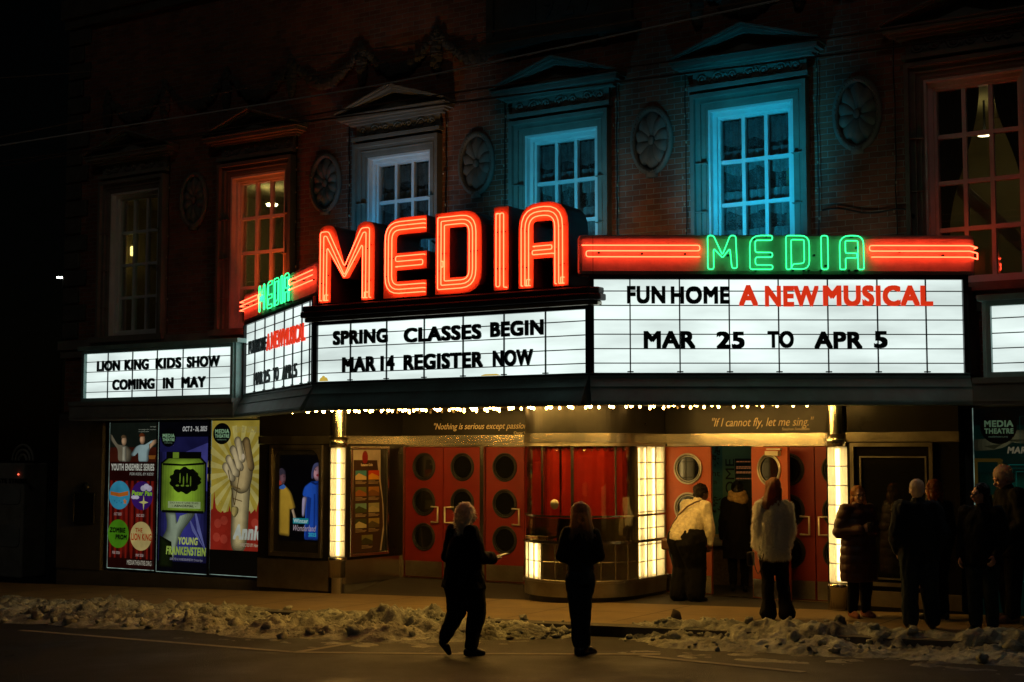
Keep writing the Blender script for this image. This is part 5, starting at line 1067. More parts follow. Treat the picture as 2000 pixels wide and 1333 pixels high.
# ================================================================= snow, cables and other street things
def snow_mat():
    m = mat('dirty_snow', (.52, .54, .45), .7, c2=(.055, .05, .036), scale=3, bump=.8, bscale=30); m.node_tree.nodes['Principled BSDF'].inputs['Subsurface Weight'].default_value = 0; return m
M['snow'] = snow_mat()
def fbm(x, y, z=0): return noise.fractal((x, y, z), 1.0, 2.1, 5)
M['slush'] = mat('slush', (.05, .044, .033), .4, var=.5, scale=4, bump=.6, bscale=40)
def snow(name, prof, x0, x1, label, lumps, seed, rg=1.0):
    """prof(x) -> (y back, y front, height)"""
    b = MB(); nx = int((x1 - x0) / .028); ny = 70; v = []
    for i in range(nx + 1):
        x = x0 + (x1 - x0) * i / nx; yb, yf, h = prof(x)
        for j in range(ny + 1):
            t = j / ny; y = yb + (yf - yb) * t + .04 * noise.noise((x * 3, t * 4, seed)); base = zp(x) if y > 14.68 else zr(x) if y < 14.5 else zr(x) + .13 * (y - 14.5) / .18
            e = min(1, min(t, 1 - t) * 5); env = e * (1 - .55 * abs(t - .35)); q = Vector((x * 1.5, y * 1.5, seed))
            a = 1 - abs(noise.noise(q * 1.3)) * 1.5; c = max(0, noise.noise(q * 2.9 + Vector((7, 3, 1))) + .35) ** 1.3; d = (1 - abs(noise.noise(q * 10))) ** 2
            w1 = (1 - abs(noise.noise(q * 3.6 + Vector((2, 9, 4))))) ** 2; w2 = (1 - abs(noise.noise(q * 8.3 + Vector((5, 1, 7))))) ** 2; z = env * h * (.05 + .45 * a + .5 * c + .42 * w1 * rg + .26 * w2 * rg) + .03 * e * noise.noise(q * 12) * rg + .026 * e * noise.noise(q * 25) - .02
            v.append((x + .03 * noise.noise(q * 6), y + .03 * noise.noise(q * 6 + Vector((0, 0, 9))), base + z))
    b.add(v, [(i * (ny + 1) + j + 1, i * (ny + 1) + j, (i + 1) * (ny + 1) + j, (i + 1) * (ny + 1) + j + 1) for i in range(nx) for j in range(ny)])
    rn = random.Random(seed)
    for _ in range(lumps):                                      # broken lumps lying on and around it
        x = rn.uniform(x0, x1); yb, yf, h = prof(x); t = rn.betavariate(1.6, 1.6); y = yb + (yf - yb) * t; r = rn.choice((.015, .02, .02, .025, .03, .04, .05, .07)) * rn.uniform(.7, 1.2)
        base = zp(x) if y > 14.68 else zr(x); e = min(1, min(t, 1 - t) * 5); z = base + e * (1 - .55 * abs(t - .35)) * h * .72
        k0 = len(b.v); b.ball((x, y, z + r * .1), (r * rn.uniform(.8, 1.4), r * rn.uniform(.8, 1.3), r * rn.uniform(.6, 1)), 10, 7)
        for k in range(k0, len(b.v)):
            p = Vector(b.v[k]); c = Vector((x, y, z)); n = 1 + .8 * noise.noise((p - c) * (1.5 / r) + Vector((seed, x * 7, 0))); b.v[k] = tuple(c + (p - c) * n)
    o = b.build(name, M['snow'], None, True); o['kind'] = 'stuff'; tag(o, label, 'snow'); return o
def profL(x):                                                   # left bank: in the gutter along the kerb, thinning towards the crossing gap
    t = max(0, min(1, (x + 10.3) / 2.0)); t = t * t * (3 - 2 * t)
    return 14.8 - .1 * t + .12 * noise.noise((x * .8, 1, 0)), 12.95 + 1.15 * t + .3 * noise.noise((x * .7, 5, 0)),   .24 * (1 - .45 * t) * (.75 + .8 * noise.noise((x * .9, 3, 0)))
snow('snow_bank', profL, -23.5, -8.35, 'lumpy dirty snow bank along the kerb left of the walking woman', 520, 3)
def profR(x):
    t = max(0, min(1, (x + 7.75) / .9)); t = t * t * (3 - 2 * t)
    return 15.15 + .1 * noise.noise((x, 2, 0)), 13.75 + .5 * (1 - t) + .12 * noise.noise((x * .8, 4, 0)), (.04 + .115 * t) * (.8 + .7 * noise.noise((x * .8, 8, 0)))
snow('snow_bank', profR, -7.75, -1.0, 'greenish-lit snow bank in front of the waiting group on the right', 110, 9, .75)
sl = MB(); rn = random.Random(21); v = []                       # thin trodden slush spreading on to the road
def slush(nm, x0, x1, y0, y1, lab, seed):
    b = MB(); nx, ny = 160, 30; v = []
    for i in range(nx + 1):
        for j in range(ny + 1):
            x = x0 + (x1 - x0) * i / nx; y = y0 + (y1 - y0) * j / ny; e = min(1, 6 * min(i / nx, 1 - i / nx, j / ny, 1 - j / ny))
            h = .04 * e * (noise.fractal((x * 2.6, y * 4.4, seed), 1, 2, 6) + .05) - .012; v.append((x, y, zr(x) + h))
    b.add(v, [(i * (ny + 1) + j + 1, i * (ny + 1) + j, (i + 1) * (ny + 1) + j, (i + 1) * (ny + 1) + j + 1) for i in range(nx) for j in range(ny)])
    o = b.build(nm, M['slush'], None, True); o['kind'] = 'stuff'; tag(o, lab, 'slush')
slush('slush', -13.2, -8.1, 12.3, 14.4, 'thin trodden slush on the road under the walking woman', 2); slush('slush', -7.6, -2, 13.1, 14.3, 'thin wet slush at the foot of the right snow bank', 5)
cl = MB().ball((-7.35, 15.0, zp(-7.35) + .07), (.07, .06, .09), 10, 7)
for k in range(len(cl.v)): p = Vector(cl.v[k]); cl.v[k] = tuple(p + (p - Vector((-7.35, 15, zp(-7.35) + .07))) * .5 * noise.noise(p * 14))
tag(cl.build('dirt_clod', mat('dirt', (.05, .035, .025), .9, var=.4, bump=.5), None, True), 'dark clod of dirty ice standing on the left end of the right snow bank', 'ice lump')
# overhead cables: surveyed where they cross the picture, hung about 3 m in front of the building
FW = Face((0, 11.0), (1, 11.0))
wires = [((0, 282), (760, 163), (1600, -20), 'bright overhead cable catching the light, thickest of the set', .0095, (.85, .83, .78)), ((130, 300), (700, 225), (2000, 60), 'dark overhead cable crossing the pediments, lowest of the set', .009, (.16, .1, .07)),
         ((100, 310), (700, 210), (2000, 20), 'dark overhead cable just above the lowest one', .008, (.18, .11, .08)), ((150, 240), (700, 130), (1500, 0), 'faint brown overhead cable above the bright one', .008, (.3, .2, .12)), ((130, 140), (700, 100), (1500, -30), 'faint thin overhead cable near the top of the photo', .007, (.3, .22, .15))]
for p0, p1, p2, lab, r, c in wires:
    a, m_, e = [FW.px(*p) for p in (p0, p1, p2)]
    ta = (m_[1] - a[1]) / (m_[0] - a[0]); tb = (e[1] - m_[1]) / (e[0] - m_[0]); pts = []
    for k in range(49):                                         # gentle sag: straight runs blended over the middle
        x_ = a[0] - 9 + (e[0] - a[0] + 13) * k / 48; w = (x_ - m_[0]) / (e[0] - a[0]) * 3; g_ = ta + (tb - ta) * .5
        y_ = m_[1] + (x_ - m_[0]) * g_ + (tb - ta) * .5 * (math.sqrt((x_ - m_[0]) ** 2 + .5) - .7)
        pts.append(FW.pt(x_, y_))
    tag(MB().tube(pts, r, 5).build('overhead_cable', mat('cable', c, .4), None, True), lab, 'cable')
# unlit fairy-light strings hanging beside the windows
for i, (xq, side) in enumerate(((-17.95, 0), (-15.08, 1), (-14.0, 0), (-12.15, 1), (-11.1, 0), (-9.25, 1), (-8.2, 0), (-6.35, 1), (-5.35, 0))):
    b = MB(); rn = random.Random(i); pts = [WF.pt(xq + .02 * noise.noise((z * 2, i, 0)), z, .04 + .02 * noise.noise((z * 3, i, 4))) for z in np.arange(4.02, 7.25, .12)]; b.tube(pts, .008, 5); b.mi = [0] * len(b.f); b.cur = 1
    for z in np.arange(4.3, 7.2, .38): q = pts[min(len(pts) - 1, int((z - 4.02) / .12))]; b.ball((q[0] + rn.uniform(-.04, .04), q[1] - .02, q[2]), (.013, .013, .022), 6, 4)
    o = b.build('fairy_light_string', [M['rubber'], M['bulb_dead']]); k = i // 2 
    tag(o, ['unlit fairy-light cord down the right side of the dim leftmost window', 'unlit fairy-light cord on the right side of the red-lit window', 'unlit fairy-light cord between an oval rosette and the pale blue window over the letter E', 'unlit fairy-light cord at the right edge of the window above the letter E', 'unlit fairy-light cord left of the blue window above the letters I and A', 'unlit fairy-light cord right of the blue window above the letter A', 'unlit fairy-light cord left of the deep cyan window', 'unlit fairy-light cord right of the deep cyan window', 'unlit fairy-light cord left of the dark window with a ceiling lamp inside'][i], 'string light', 'fairy-light cords on the facade')
b = MB().tube([WF.pt(-6.3 + 1.15 * t, 5.08 - .12 * t + .03 * math.sin(t * 9), .06) for t in np.linspace(0, 1, 12)], .012, 5).ball(WF.pt(-5.15, 4.9, .07), .035, 8, 6)
tag(b.build('hanging_cable', M['rubber']), 'loose cable with a lamp socket drooping on the brick under the rightmost rosette', 'cable')
tag(MB().tube([WF.pt(-9.2 + .85 * t, 4.75 - .28 * math.sin(t * 3.1) + .15 * t, .05) for t in np.linspace(0, 1, 14)], .009, 5).build('loose_vine', M['rubber']), 'dark drooping vine-like cord on the brick between the two blue windows', 'cord')
# far left: street lamp, dim neighbour, kiosk, wall plaques
SLF = Face((0, 60), (1, 60)); q = SLF.px(118, 541); sl = thing('street_lamp', 'distant lit street lamp on a thin pole at the left edge', 'street lamp', (q[0] + .15, 60, -1))
MB().tube([(q[0] + .3, 60, -1.2), (q[0] + .3, 60, q[1] - .1), (q[0] + .22, 60, q[1] + .05), (q[0], 60, q[1] + .06)], .05, 6).build('pole', M['black_metal'], sl); MB().box(q[0] - .25, q[0] + .15, 59.9, 60.1, q[1] + .0, q[1] + .1).build('lamp_head', M['black_metal'], sl)
MB().box(q[0] - .22, q[0] + .12, 59.9, 60.08, q[1] - .07, q[1] - .003).build('lens', glow('street_lens', (.95, 1, .85), 30), sl)
k = thing('information_kiosk', 'dim pale street kiosk with rounded panels at the far left', 'kiosk', (-27, 18.6, -.6)); FK = Face((-29.2, 19.0), (-26.0, 19.0)); kx = lambda x, y: FK.px(x, y)
kp = mat('kiosk_paint', (.3, .29, .24), .7, var=.3); z0 = zp(-28); x1_ = kx(46, 960)[0]
MB().fbox(FK, x1_ - 1.1, x1_, z0, kx(20, 905)[1], -.6, 0).build('body', kp, k, bevel=.03); MB().text('STATE STREET', FK, x1_ - 1.0, x1_ + .12, kx(20, 944)[1], kx(20, 935)[1], .002, .02, .03).build('lettering', M['black_metal'], k)
for (ya, yb) in ((950, 985), (1025, 1068)): MB().prism(FK, rounded([(x1_ - .75, kx(20, yb)[1]), (x1_ - .08, kx(20, yb)[1]), (x1_ - .08, kx(20, ya)[1]), (x1_ - .75, kx(20, ya)[1])], .12), .001, .02).build('panel', M['grey_metal'], k)
g = MB()
for r in (.12, .22, .32): g.tube([FK.pt(x1_ - .3 + r * math.cos(a), kx(20, 900)[1] + r * math.sin(a), -.2) for a in np.linspace(0, math.pi, 14)], .025, 6)
g.build('arch_ornament', kp, k); qq = kx(37, 927); MB().ball(FK.pt(qq[0], qq[1], .015), .018, 8, 6).build('indicator_light', glow('indicator', (1, .12, .06), 2.0), k)
FQ = Face((0, 17.1), (1, 17.1)); a = FQ.px(150, 964); e = FQ.px(186, 1021); tag(MB().fbox(FQ, a[0], e[0], e[1], a[1], .001, .05).frame(FQ, a[0] - .02, e[0] + .02, e[1] - .02, a[1] + .02, .02, .001, .06).build('notice_board', M['black_metal'], None, bevel=.006), 'small black notice board on the dim wall left of the posters', 'notice board')
a = FQ.px(168, 952); tag(MB().lathe((0, 0, 0), [(0, .06), (.06, .055), (.09, .02), (.09, 0)], 18).build('alarm_bell', M['black_metal'], None, True), 'small round alarm bell above the black notice board', 'alarm bell'); o = bpy.data.objects['alarm_bell']; o.location = FQ.pt(a[0], a[1], 0); o.rotation_euler = (math.pi / 2, 0, 0)
# ================================================================= people
def prim(b, q, X):
    """X maps figure space to the world; capsules, ellipsoids and lofts are merged into one skin afterwards"""
    k = q[0]
    if k == 'c':
        p0, p1 = X(q[1]), X(q[2]); d = p1 - p0; L = d.length; d = d.normalized() if L > 1e-6 else Vector((0, 0, 1)); r0, r1 = q[3] * X.H, q[4] * X.H; P, r = [], []
        for a in (-90, -60, -30, 0): P.append(p0 + d * r0 * math.sin(R(a))); r.append(max(.0004, r0 * math.cos(R(a))))
        for a in (0, 30, 60, 90): P.append(p1 + d * r1 * math.sin(R(a))); r.append(max(.0004, r1 * math.cos(R(a))))
        b.tube(P, r, 12)
    elif k == 'e':
        k0 = len(b.v); b.ball((0, 0, 0), q[2], 14, 9); Mx = q[3] if len(q) > 3 else Matrix.Identity(3)
        for i in range(k0, len(b.v)): b.v[i] = tuple(X(Vector(q[1]) + Mx @ Vector(b.v[i])))
    elif k == 'l':
        n = 20; v, f = [], []
        for (c, rx, ry) in q[1]:
            for j in range(n): a = 2 * math.pi * j / n; v.append(X((c[0] + rx * math.cos(a), c[1] + ry * math.sin(a), c[2])))
        m = len(q[1])
        for i in range(m - 1):
            for j in range(n): f.append((i * n + j, i * n + (j + 1) % n, (i + 1) * n + (j + 1) % n, (i + 1) * n + j))
        f.append(list(range(n - 1, -1, -1))); f.append([(m - 1) * n + j for j in range(n)]); b.add(v, f)
def blob(name, prims, X, voxel, m, parent, smooth=4, disp=None, tuft=None):
    b = MB()
    for q in prims: prim(b, q, X)
    me = b.mesh(name); o = bpy.data.objects.new(name, me); col.objects.link(o)
    md = o.modifiers.new('r', 'REMESH'); md.mode = 'VOXEL'; md.voxel_size = voxel; md = o.modifiers.new('s', 'SMOOTH'); md.factor = .5; md.iterations = smooth
    dg = bpy.context.evaluated_depsgraph_get(); m2 = bpy.data.meshes.new_from_object(o.evaluated_get(dg)); bpy.data.objects.remove(o); bpy.data.meshes.remove(me); m2.name = name
    if disp:
        co = [v.co.copy() for v in m2.vertices]; no = [v.normal.copy() for v in m2.vertices]
        for v, c, n in zip(m2.vertices, co, no): v.co = c + n * disp(c, n)
    if tuft:
        N, L, drop, w = tuft; rn = random.Random(1); ps = list(m2.polygons); vs_ = [tuple(v.co) for v in m2.vertices]; fs_ = [list(p.vertices) for p in ps]; wts = [p.area for p in ps]
        for p in rn.choices(ps, wts, k=N):
            c = Vector(p.center); n = p.normal; d = (n * rn.uniform(.5, 1) + Vector((rn.gauss(0, .35), rn.gauss(0, .35), -drop + rn.gauss(0, .3)))).normalized(); s = d.cross(Vector((rn.gauss(0, 1), rn.gauss(0, 1), rn.gauss(0, 1)))).normalized() * w; l = L * rn.uniform(.5, 1.2); k = len(vs_)
            c -= n * .004
            mid = c + d * l * .55 + Vector((0, 0, -.1 * l)); vs_ += [tuple(c - s), tuple(c + s), tuple(mid + s * .7), tuple(mid - s * .7), tuple(c + d * l + Vector((0, 0, -.35 * l)))]; fs_ += [[k, k + 1, k + 2, k + 3], [k + 3, k + 2, k + 4]]
        m3 = bpy.data.meshes.new(name); m3.from_pydata(vs_, [], fs_); bpy.data.meshes.remove(m2); m2 = m3
    m2.polygons.foreach_set('use_smooth', [True] * len(m2.polygons)); m2.materials.clear()
    return new_obj(name, m2, m, parent)
def folds(a, f=9, sz=.35):
    return lambda c, n: a * (noise.noise((c.x * f, c.y * f, c.z * f * sz)) + .5 * noise.noise((c.x * f * 2.3, c.y * f * 2.3, c.z * f * 1.4 + 5)))
def strands(a, f=55): return lambda c, n: a * (noise.noise((c.x * f, c.y * f, c.z * f * .07)) + .6 * noise.noise((c.x * f * .4, c.y * f * .4, c.z * 3)))
def curls(a, f=38): return lambda c, n: a * (noise.noise((c.x * f, c.y * f, c.z * f)) + .7 * noise.noise((c.x * f * .45, c.y * f * .45, c.z * f * .45)))
SK = {'fair': mat('skin_fair', (.5, .28, .19), .5, var=.08, scale=14), 'brown': mat('skin_brown', (.14, .07, .04), .45, var=.08, scale=14)}
def cloth(n, c, r=.85, c2=None): return mat(n, c, r, var=.3, scale=22, bump=.15, bscale=160, c2=c2, spec=.15)
def hairmat(name, c, rough=.45):
    m = mat(name, c, rough, var=.4, scale=32); n = m.node_tree; b_ = n.nodes['Principled BSDF']; out = n.nodes['Material Output']
    tl = n.nodes.new('ShaderNodeBsdfTranslucent'); tl.inputs[0].default_value = (*[min(1, x * 1.6) for x in c], 1); mx = n.nodes.new('ShaderNodeMixShader'); mx.inputs[0].default_value = .62
    n.links.new(b_.outputs[0], mx.inputs[1]); n.links.new(tl.outputs[0], mx.inputs[2]); n.links.new(mx.outputs[0], out.inputs[0]); return m
class Fig:
    def __init__(s, x, y, z, H, yaw): s.o = Vector((x, y, z)); s.H = H; s.m = Matrix.Rotation(R(yaw), 3, 'Z')
    def __call__(s, p): return s.o + s.m @ (Vector(p) * s.H)
def person(label, x, y, z, H, yaw, J=None, head=(0, 0, 0), skin='fair', hands=None, wide=1.0, face=True):
    X = Fig(x, y, z, H, yaw)
    j = dict(pelvis=(0, 0, .52), waist=(0, 0, .61), chest=(0, 0, .73), neck=(0, -.005, .825), head=(0, .012, .93))
    for s, k in ((-1, 'L'), (1, 'R')): j.update({'hip' + k: (.052 * s, 0, .5), 'kn' + k: (.056 * s, .012, .285), 'an' + k: (.058 * s, -.008, .045), 'toe' + k: (.068 * s, .085, .016), 'sh' + k: (.105 * s, -.005, .805), 'el' + k: (.132 * s, -.02, .635), 'wr' + k: (.138 * s, .03, .49)})
    if J: j.update(J)
    j = {k: Vector(v) for k, v in j.items()}
    root = thing('person', label, 'person', X((0, 0, 0)))
    hm = Matrix.Rotation(R(head[0]), 3, 'Z') @ Matrix.Rotation(R(-head[1]), 3, 'X') @ Matrix.Rotation(R(head[2]), 3, 'Y')
    hp = lambda p: j['head'] + hm @ Vector(p)
    P = [('e', hp((0, -.008, .012)), (.0455, .057, .054), hm), ('e', hp((0, .012, -.018)), (.038, .046, .05), hm), ('e', hp((0, .026, -.05)), (.024, .024, .018), hm), ('c', hp((0, .052, .002)), hp((0, .068, -.02)), .005, .0085)]
    P += [('c', hp((-.022, .05, .012)), hp((.022, .05, .012)), .006, .006)] + [('e', hp((s * .047, -.004, -.012)), (.006, .013, .018), hm) for s in (-1, 1)] + [('e', hp((s * .022, .043, -.02)), (.014, .014, .012), hm) for s in (-1, 1)] + [('c', hp((-.01, .056, -.037)), hp((.01, .056, -.037)), .0055, .0055)]
    P += [('c', j['neck'] + Vector((0, 0, -.03)), hp((0, -.012, -.03)), .036, .031)]
    sp = lambda zz: [(j[a] + (j[b_] - j[a]) * ((zz - za) / (zb - za))) for (a, za, b_, zb) in (('pelvis', .52, 'waist', .61), ('waist', .61, 'chest', .73), ('chest', .73, 'neck', .825)) if zz <= zb + 1e-6 or b_ == 'neck'][0]
    ring = lambda zz, rx, ry, dy=0: ((sp(zz).x, sp(zz).y + dy, sp(zz).z), rx, ry)
    P.append(('l', [ring(.46, .075 * wide, .06 * wide), ring(.52, .088 * wide, .064 * wide), ring(.6, .073 * wide, .054 * wide), ring(.7, .086 * wide, .06 * wide), ring(.78, .098, .055), ring(.825, .05, .04)]))
    for k in 'LR':
        P += [('c', j['sh' + k], j['el' + k], .03, .022), ('c', j['el' + k], j['wr' + k], .022, .0145), ('c', j['hip' + k], j['kn' + k], .05, .031), ('c', j['kn' + k], j['an' + k], .031, .019), ('c', j['an' + k] - Vector((0, 0, .02)), j['toe' + k], .02, .014)]
        hd = (hands or {}).get(k, {}); w = j['wr' + k]; fd = (w - j['el' + k]).normalized(); d = Vector(hd.get('d', fd)).normalized(); n = Vector(hd.get('n', (-1 if k == 'R' else 1, 0, 0))); n = (n - d * n.dot(d)).normalized(); sd = Vector(hd.get('t', (0, 1, .2))); sd = (sd - d * sd.dot(d) - n * sd.dot(n)).normalized(); cu = hd.get('curl', 22)
        for i, L in enumerate((.04, .045, .042, .034)):
            kn = w + d * .05 + sd * (.0185 - .0125 * i); P.append(('c', w + d * .008 + sd * (.009 - .006 * i), kn, .0095, .0085)); q = kn; a = cu * .4
            for t, ln in enumerate((.42, .33, .25)): a += cu * (.6 + .35 * t); e = q + (d * math.cos(R(a)) + n * math.sin(R(a))) * L * ln; P.append(('c', q, e, .0062 - .0006 * t, .0056 - .0006 * t)); q = e
        q = w + d * .015 + sd * .014; e = q + (d * .6 + sd * .75 + n * .3).normalized() * .026; P += [('c', q, e, .009, .0072), ('c', e, e + (d * .9 + sd * .2 + n * .4).normalized() * .024, .007, .0055)]
    body = blob('body', P, X, .0085, SK[skin], root, 3)
    if face:
        e = MB()
        for s in (-1, 1): prim(e, ('e', hp((s * .0185, .0535, .0)), (.0075, .0045, .0045), hm), X)
        e.build('eye', mat('eye', (.08, .06, .05), .15), body, True); e = MB(); prim(e, ('e', hp((0, .0605, -.036)), (.0155, .0035, .0042), hm), X); e.build('mouth', mat('lips', (.4, .12, .09), .4), body, True)
    return X, root, j, hp, hm, ring
def legs(X, root, j, m, r=(.075, .052, .042), flare=0, wide=1.0, hipz=.54):
    q = []
    for k in 'LR':
        a, kn, an = j['hip' + k], j['kn' + k], j['an' + k]; q += [('c', a, kn, r[0] * wide, r[1]), ('c', kn, kn.lerp(an, .92), r[1], r[2])]
        if flare: q += [('c', kn.lerp(an, .45), an - Vector((0, 0, .005)), r[1] * .8, flare)]
    pv = j['pelvis']; q.append(('l', [((pv.x, pv.y - .006, pv.z - .06), .09 * wide, .075 * wide), ((pv.x, pv.y - .008, pv.z), .1 * wide, .08 * wide), ((j['waist'].x, j['waist'].y, j['waist'].z), .085 * wide, .068 * wide)]))
    return blob('trousers', q, X, .011, m, root, 5, folds(.012, 12, .6))
def shoes(X, root, j, m, boot=0):
    for k in 'LR':
        an, t = j['an' + k], j['toe' + k]; d = (t - an); d = Vector((d.x, d.y, d.z)); heel = an - d * .28; heel.z = an.z - .022
        q = [('c', heel, t, .023, .02), ('c', an, heel + Vector((0, 0, .01)), .026, .024), ('c', an.lerp(t, .5), t, .025, .019)]
        if boot: q.append(('c', an, an.lerp(j['kn' + k], boot), .03, .035))
        blob('shoe', q, X, .008, m, root, 2)
def top(name, X, root, j, ring, m, rings, sl=(.046, .038, .03), sleeve_to=.92, collar=0, fold=.014, smooth=5, tuft=None, extra=(), f=11, voxel=.0105, disp=None):
    q = [('l', [ring(*r) for r in rings])]
    for k in 'LR':
        s, e, w = j['sh' + k], j['el' + k], j['wr' + k]; q += [('c', s, e, sl[0], sl[1]), ('c', e, e.lerp(w, sleeve_to), sl[1], sl[2]), ('c', s, j['neck'] - Vector((0, 0, .02)), sl[0] * .9, .045)]
    if collar: q.append(('c', j['neck'] - Vector((0, 0, .02)), j['neck'] + Vector((0, 0, collar)), .052, .047))
    return blob(name, q + list(extra), X, voxel, m, root, smooth, disp or folds(fold, f, .7), tuft)
def long_hair(X, root, hp, hm, m, fall=.15, w=.05, back=-.035, side=0, disp=None, front=.0, tuft=None, vol=1.0):
    q = [('e', hp((0, -.014, .017)), (.052 * vol, .06, .056), hm), ('e', hp((0, -.03, -.03)), (.05 * vol, .042 * vol, .055), hm)]
    for s in (-1, 1): q += [('c', hp((s * .038 * vol, .0 + front, .03)), hp((s * .046 * vol, -.012 + front, -.05)), .018 * vol, .016 * vol), ('c', hp((s * .046 * vol, -.012 + front, -.05)), hp((s * (w + .006) + side, back + front, -fall * .85)), .018, .012)]
    for t in (-.8, -.4, 0, .4, .8): q.append(('c', hp((t * .04, -.042, -.02)), hp((t * w + side, back - .012, -fall * (1 - .12 * abs(t)))), .024, .013))
    return blob('hair', q, X, .0085, m, root, 3, disp or strands(.007), tuft)
def short_hair(X, root, hp, hm, m, disp, r=1.0):
    q = [('e', hp((0, -.015, .022)), (.0505 * r, .058 * r, .05 * r), hm), ('e', hp((0, -.032, -.012)), (.046 * r, .036 * r, .045 * r), hm)] + [('c', hp((s * .044, -.008, .012)), hp((s * .046, -.012, -.022)), .009, .006) for s in (-1, 1)]
    return blob('hair', q, X, .0075, m, root, 2, disp)
def glasses(X, root, hp, parent):
    b = MB()
    for s in (-1, 1): b.tube([X(hp((s * .02 + .0155 * math.cos(a), .0645, .0 + .0125 * math.sin(a)))) for a in np.linspace(0, 6.283, 17)[:-1]], .0022, 5, True); b.tube([X(hp((s * .036, .063, .003))), X(hp((s * .049, 0, 0)))], .002, 5)
    b.tube([X(hp((-.006, .066, .002))), X(hp((.006, .066, .002)))], .002, 5); b.build('glasses', mat('glasses', (.02, .015, .015), .25), parent, True)
blk = cloth('black_cloth', (.007, .0065, .006)); navy = cloth('navy_cloth', (.018, .022, .028)); jeans = cloth('dark_jeans', (.022, .032, .042)); shoe = mat('shoe_leather', (.012, .01, .009), .35)
grey_hair = hairmat('grey_hair', (.6, .54, .46)); 
# --- 1 woman walking in the road with a phone
J = dict(hipL=(-.055, .0, .5), knL=(-.05, -.02, .275), anL=(-.05, -.12, .11), toeL=(-.055, -.075, .022), hipR=(.055, .015, .5), knR=(.055, .075, .29), anR=(.055, .02, .047), toeR=(.06, .115, .018), elR=(.165, .02, .65), wrR=(.11, .16, .635), elL=(-.16, -.02, .64), wrL=(-.13, .09, .56), head=(.0, .03, .925), neck=(0, .012, .825), chest=(0, .006, .73))
X, r, j, hp, hm, ring = person('person in black flared jacket walking along the road with phone, curly greying hair', -8.59, 12.48, zr(-8.59), 1.6, -22, J, head=(-20, 8, 0), hands={'R': dict(n=(0, 0, 1), t=(-1, .2, 0), curl=12)})
long_hair(X, r, hp, hm, grey_hair, .15, .082, -.035, 0, curls(.02), tuft=(2600, .035, .4, .0016), vol=1.3); legs(X, r, j, blk, (.088, .062, .044), 0, 1.2); shoes(X, r, j, shoe, .3)
jk = top('jacket', X, r, j, ring, blk, [(.44, .178, .14), (.5, .155, .125), (.6, .13, .11), (.7, .128, .105), (.78, .12, .085), (.825, .07, .06)], (.055, .046, .046), .84, .015, .016)
b = MB(); rn = random.Random(3)
for _ in range(130): a = rn.uniform(0, 6.28); t = rn.random(); p = X((.118 * math.cos(a) + rn.gauss(0, .006), .075 * math.sin(a), .78 + .03 * rn.random() - .05 * t)); b.ball(p, .0045, 5, 4)
bm = bmesh.new(); bm.from_mesh(jk.data); me = b.mesh('sequin'); me.polygons.foreach_set('material_index', [1] * len(me.polygons)); bm.from_mesh(me); bm.to_mesh(jk.data); bm.free(); jk.data.materials.append(mat('sequin', (.5, .45, .35), .2, 1.0))
ph = X(j['wrR'] + Vector((-.0, .075, .018))); t = thing('phone', 'phone in the hand of the woman walking along the road', 'phone', ph); o = MB().box(-.038, .038, -.075, .075, -.0045, .0045).build('case', M['black_metal'], t, bevel=.003); o.matrix_parent_inverse = Matrix.Identity(4); t.rotation_euler = (R(12), 0, R(-22))
# --- 2 woman standing in the road, back turned
J = dict(hipL=(-.045, 0, .5), knL=(-.03, .0, .28), anL=(-.02, -.02, .045), toeL=(-.02, .06, .016), hipR=(.045, 0, .5), knR=(.028, .01, .285), anR=(.03, -.0, .045), toeR=(.09, .05, .016), elL=(-.128, -.03, .645), wrL=(-.05, .09, .6), elR=(.13, -.03, .645), wrR=(.05, .09, .6), shL=(-.09, -.005, .8), shR=(.09, -.005, .8), head=(.004, .012, .93))
X, r, j, hp, hm, ring = person('person in dark jacket and jeans standing in the road, back turned, long straight hair', -7.48, 13.02, zr(-7.48), 1.58, 30, J, head=(0, 6, -3))
long_hair(X, r, hp, hm, hairmat('light_brown_hair', (.38, .27, .15)), .19, .078, -.032, tuft=(1500, .04, 1.3, .001), vol=1.12); legs(X, r, j, jeans, (.064, .043, .032), 0, .9); shoes(X, r, j, shoe)
top('jacket', X, r, j, ring, cloth('dark_green_cloth', (.022, .021, .015)), [(.545, .092, .08), (.6, .084, .074), (.68, .088, .074), (.76, .092, .068), (.825, .05, .05)], (.04, .035, .03), .95, .015, .013)
# --- 3 woman in cream sweater stooping in at the door
J = dict(pelvis=(0, -.02, .51), waist=(0, -.012, .6), chest=(0, .05, .715), neck=(0, .11, .8), head=(0, .155, .885), shL=(-.115, .085, .775), shR=(.115, .085, .775), elR=(.15, .105, .62), wrR=(.13, .12, .475), elL=(-.15, .14, .63), wrL=(-.1, .25, .6), hipL=(-.06, -.015, .49), hipR=(.06, -.015, .49), knL=(-.065, .0, .275), knR=(.065, .03, .28), anL=(-.07, -.05, .045), anR=(.07, .02, .045), toeL=(-.08, .04, .016), toeR=(.08, .115, .016))
zf = vz(-8.38, 17.57); X, r, j, hp, hm, ring = person('person in cream sweater and wide black trousers leaning in at the open door', -8.42, 17.57, zf, 1.63, -24, J, head=(-5, 10, 0), skin='brown', wide=1.3, hands={'R': dict(n=(-1, 0, 0))})
short_hair(X, r, hp, hm, hairmat('dark_curly_hair', (.025, .016, .011)), curls(.016, 50), 1.1); legs(X, r, j, blk, (.1, .085, .08), 0, 1.36); shoes(X, r, j, shoe)
top('sweater', X, r, j, ring, cloth('cream_knit', (.8, .7, .5)), [(.515, .15, .125, -.015), (.56, .148, .125, -.012), (.63, .138, .118, 0), (.7, .135, .112, 0), (.775, .118, .088), (.825, .06, .055)], (.058, .047, .034), .96, .012, .017, f=13)
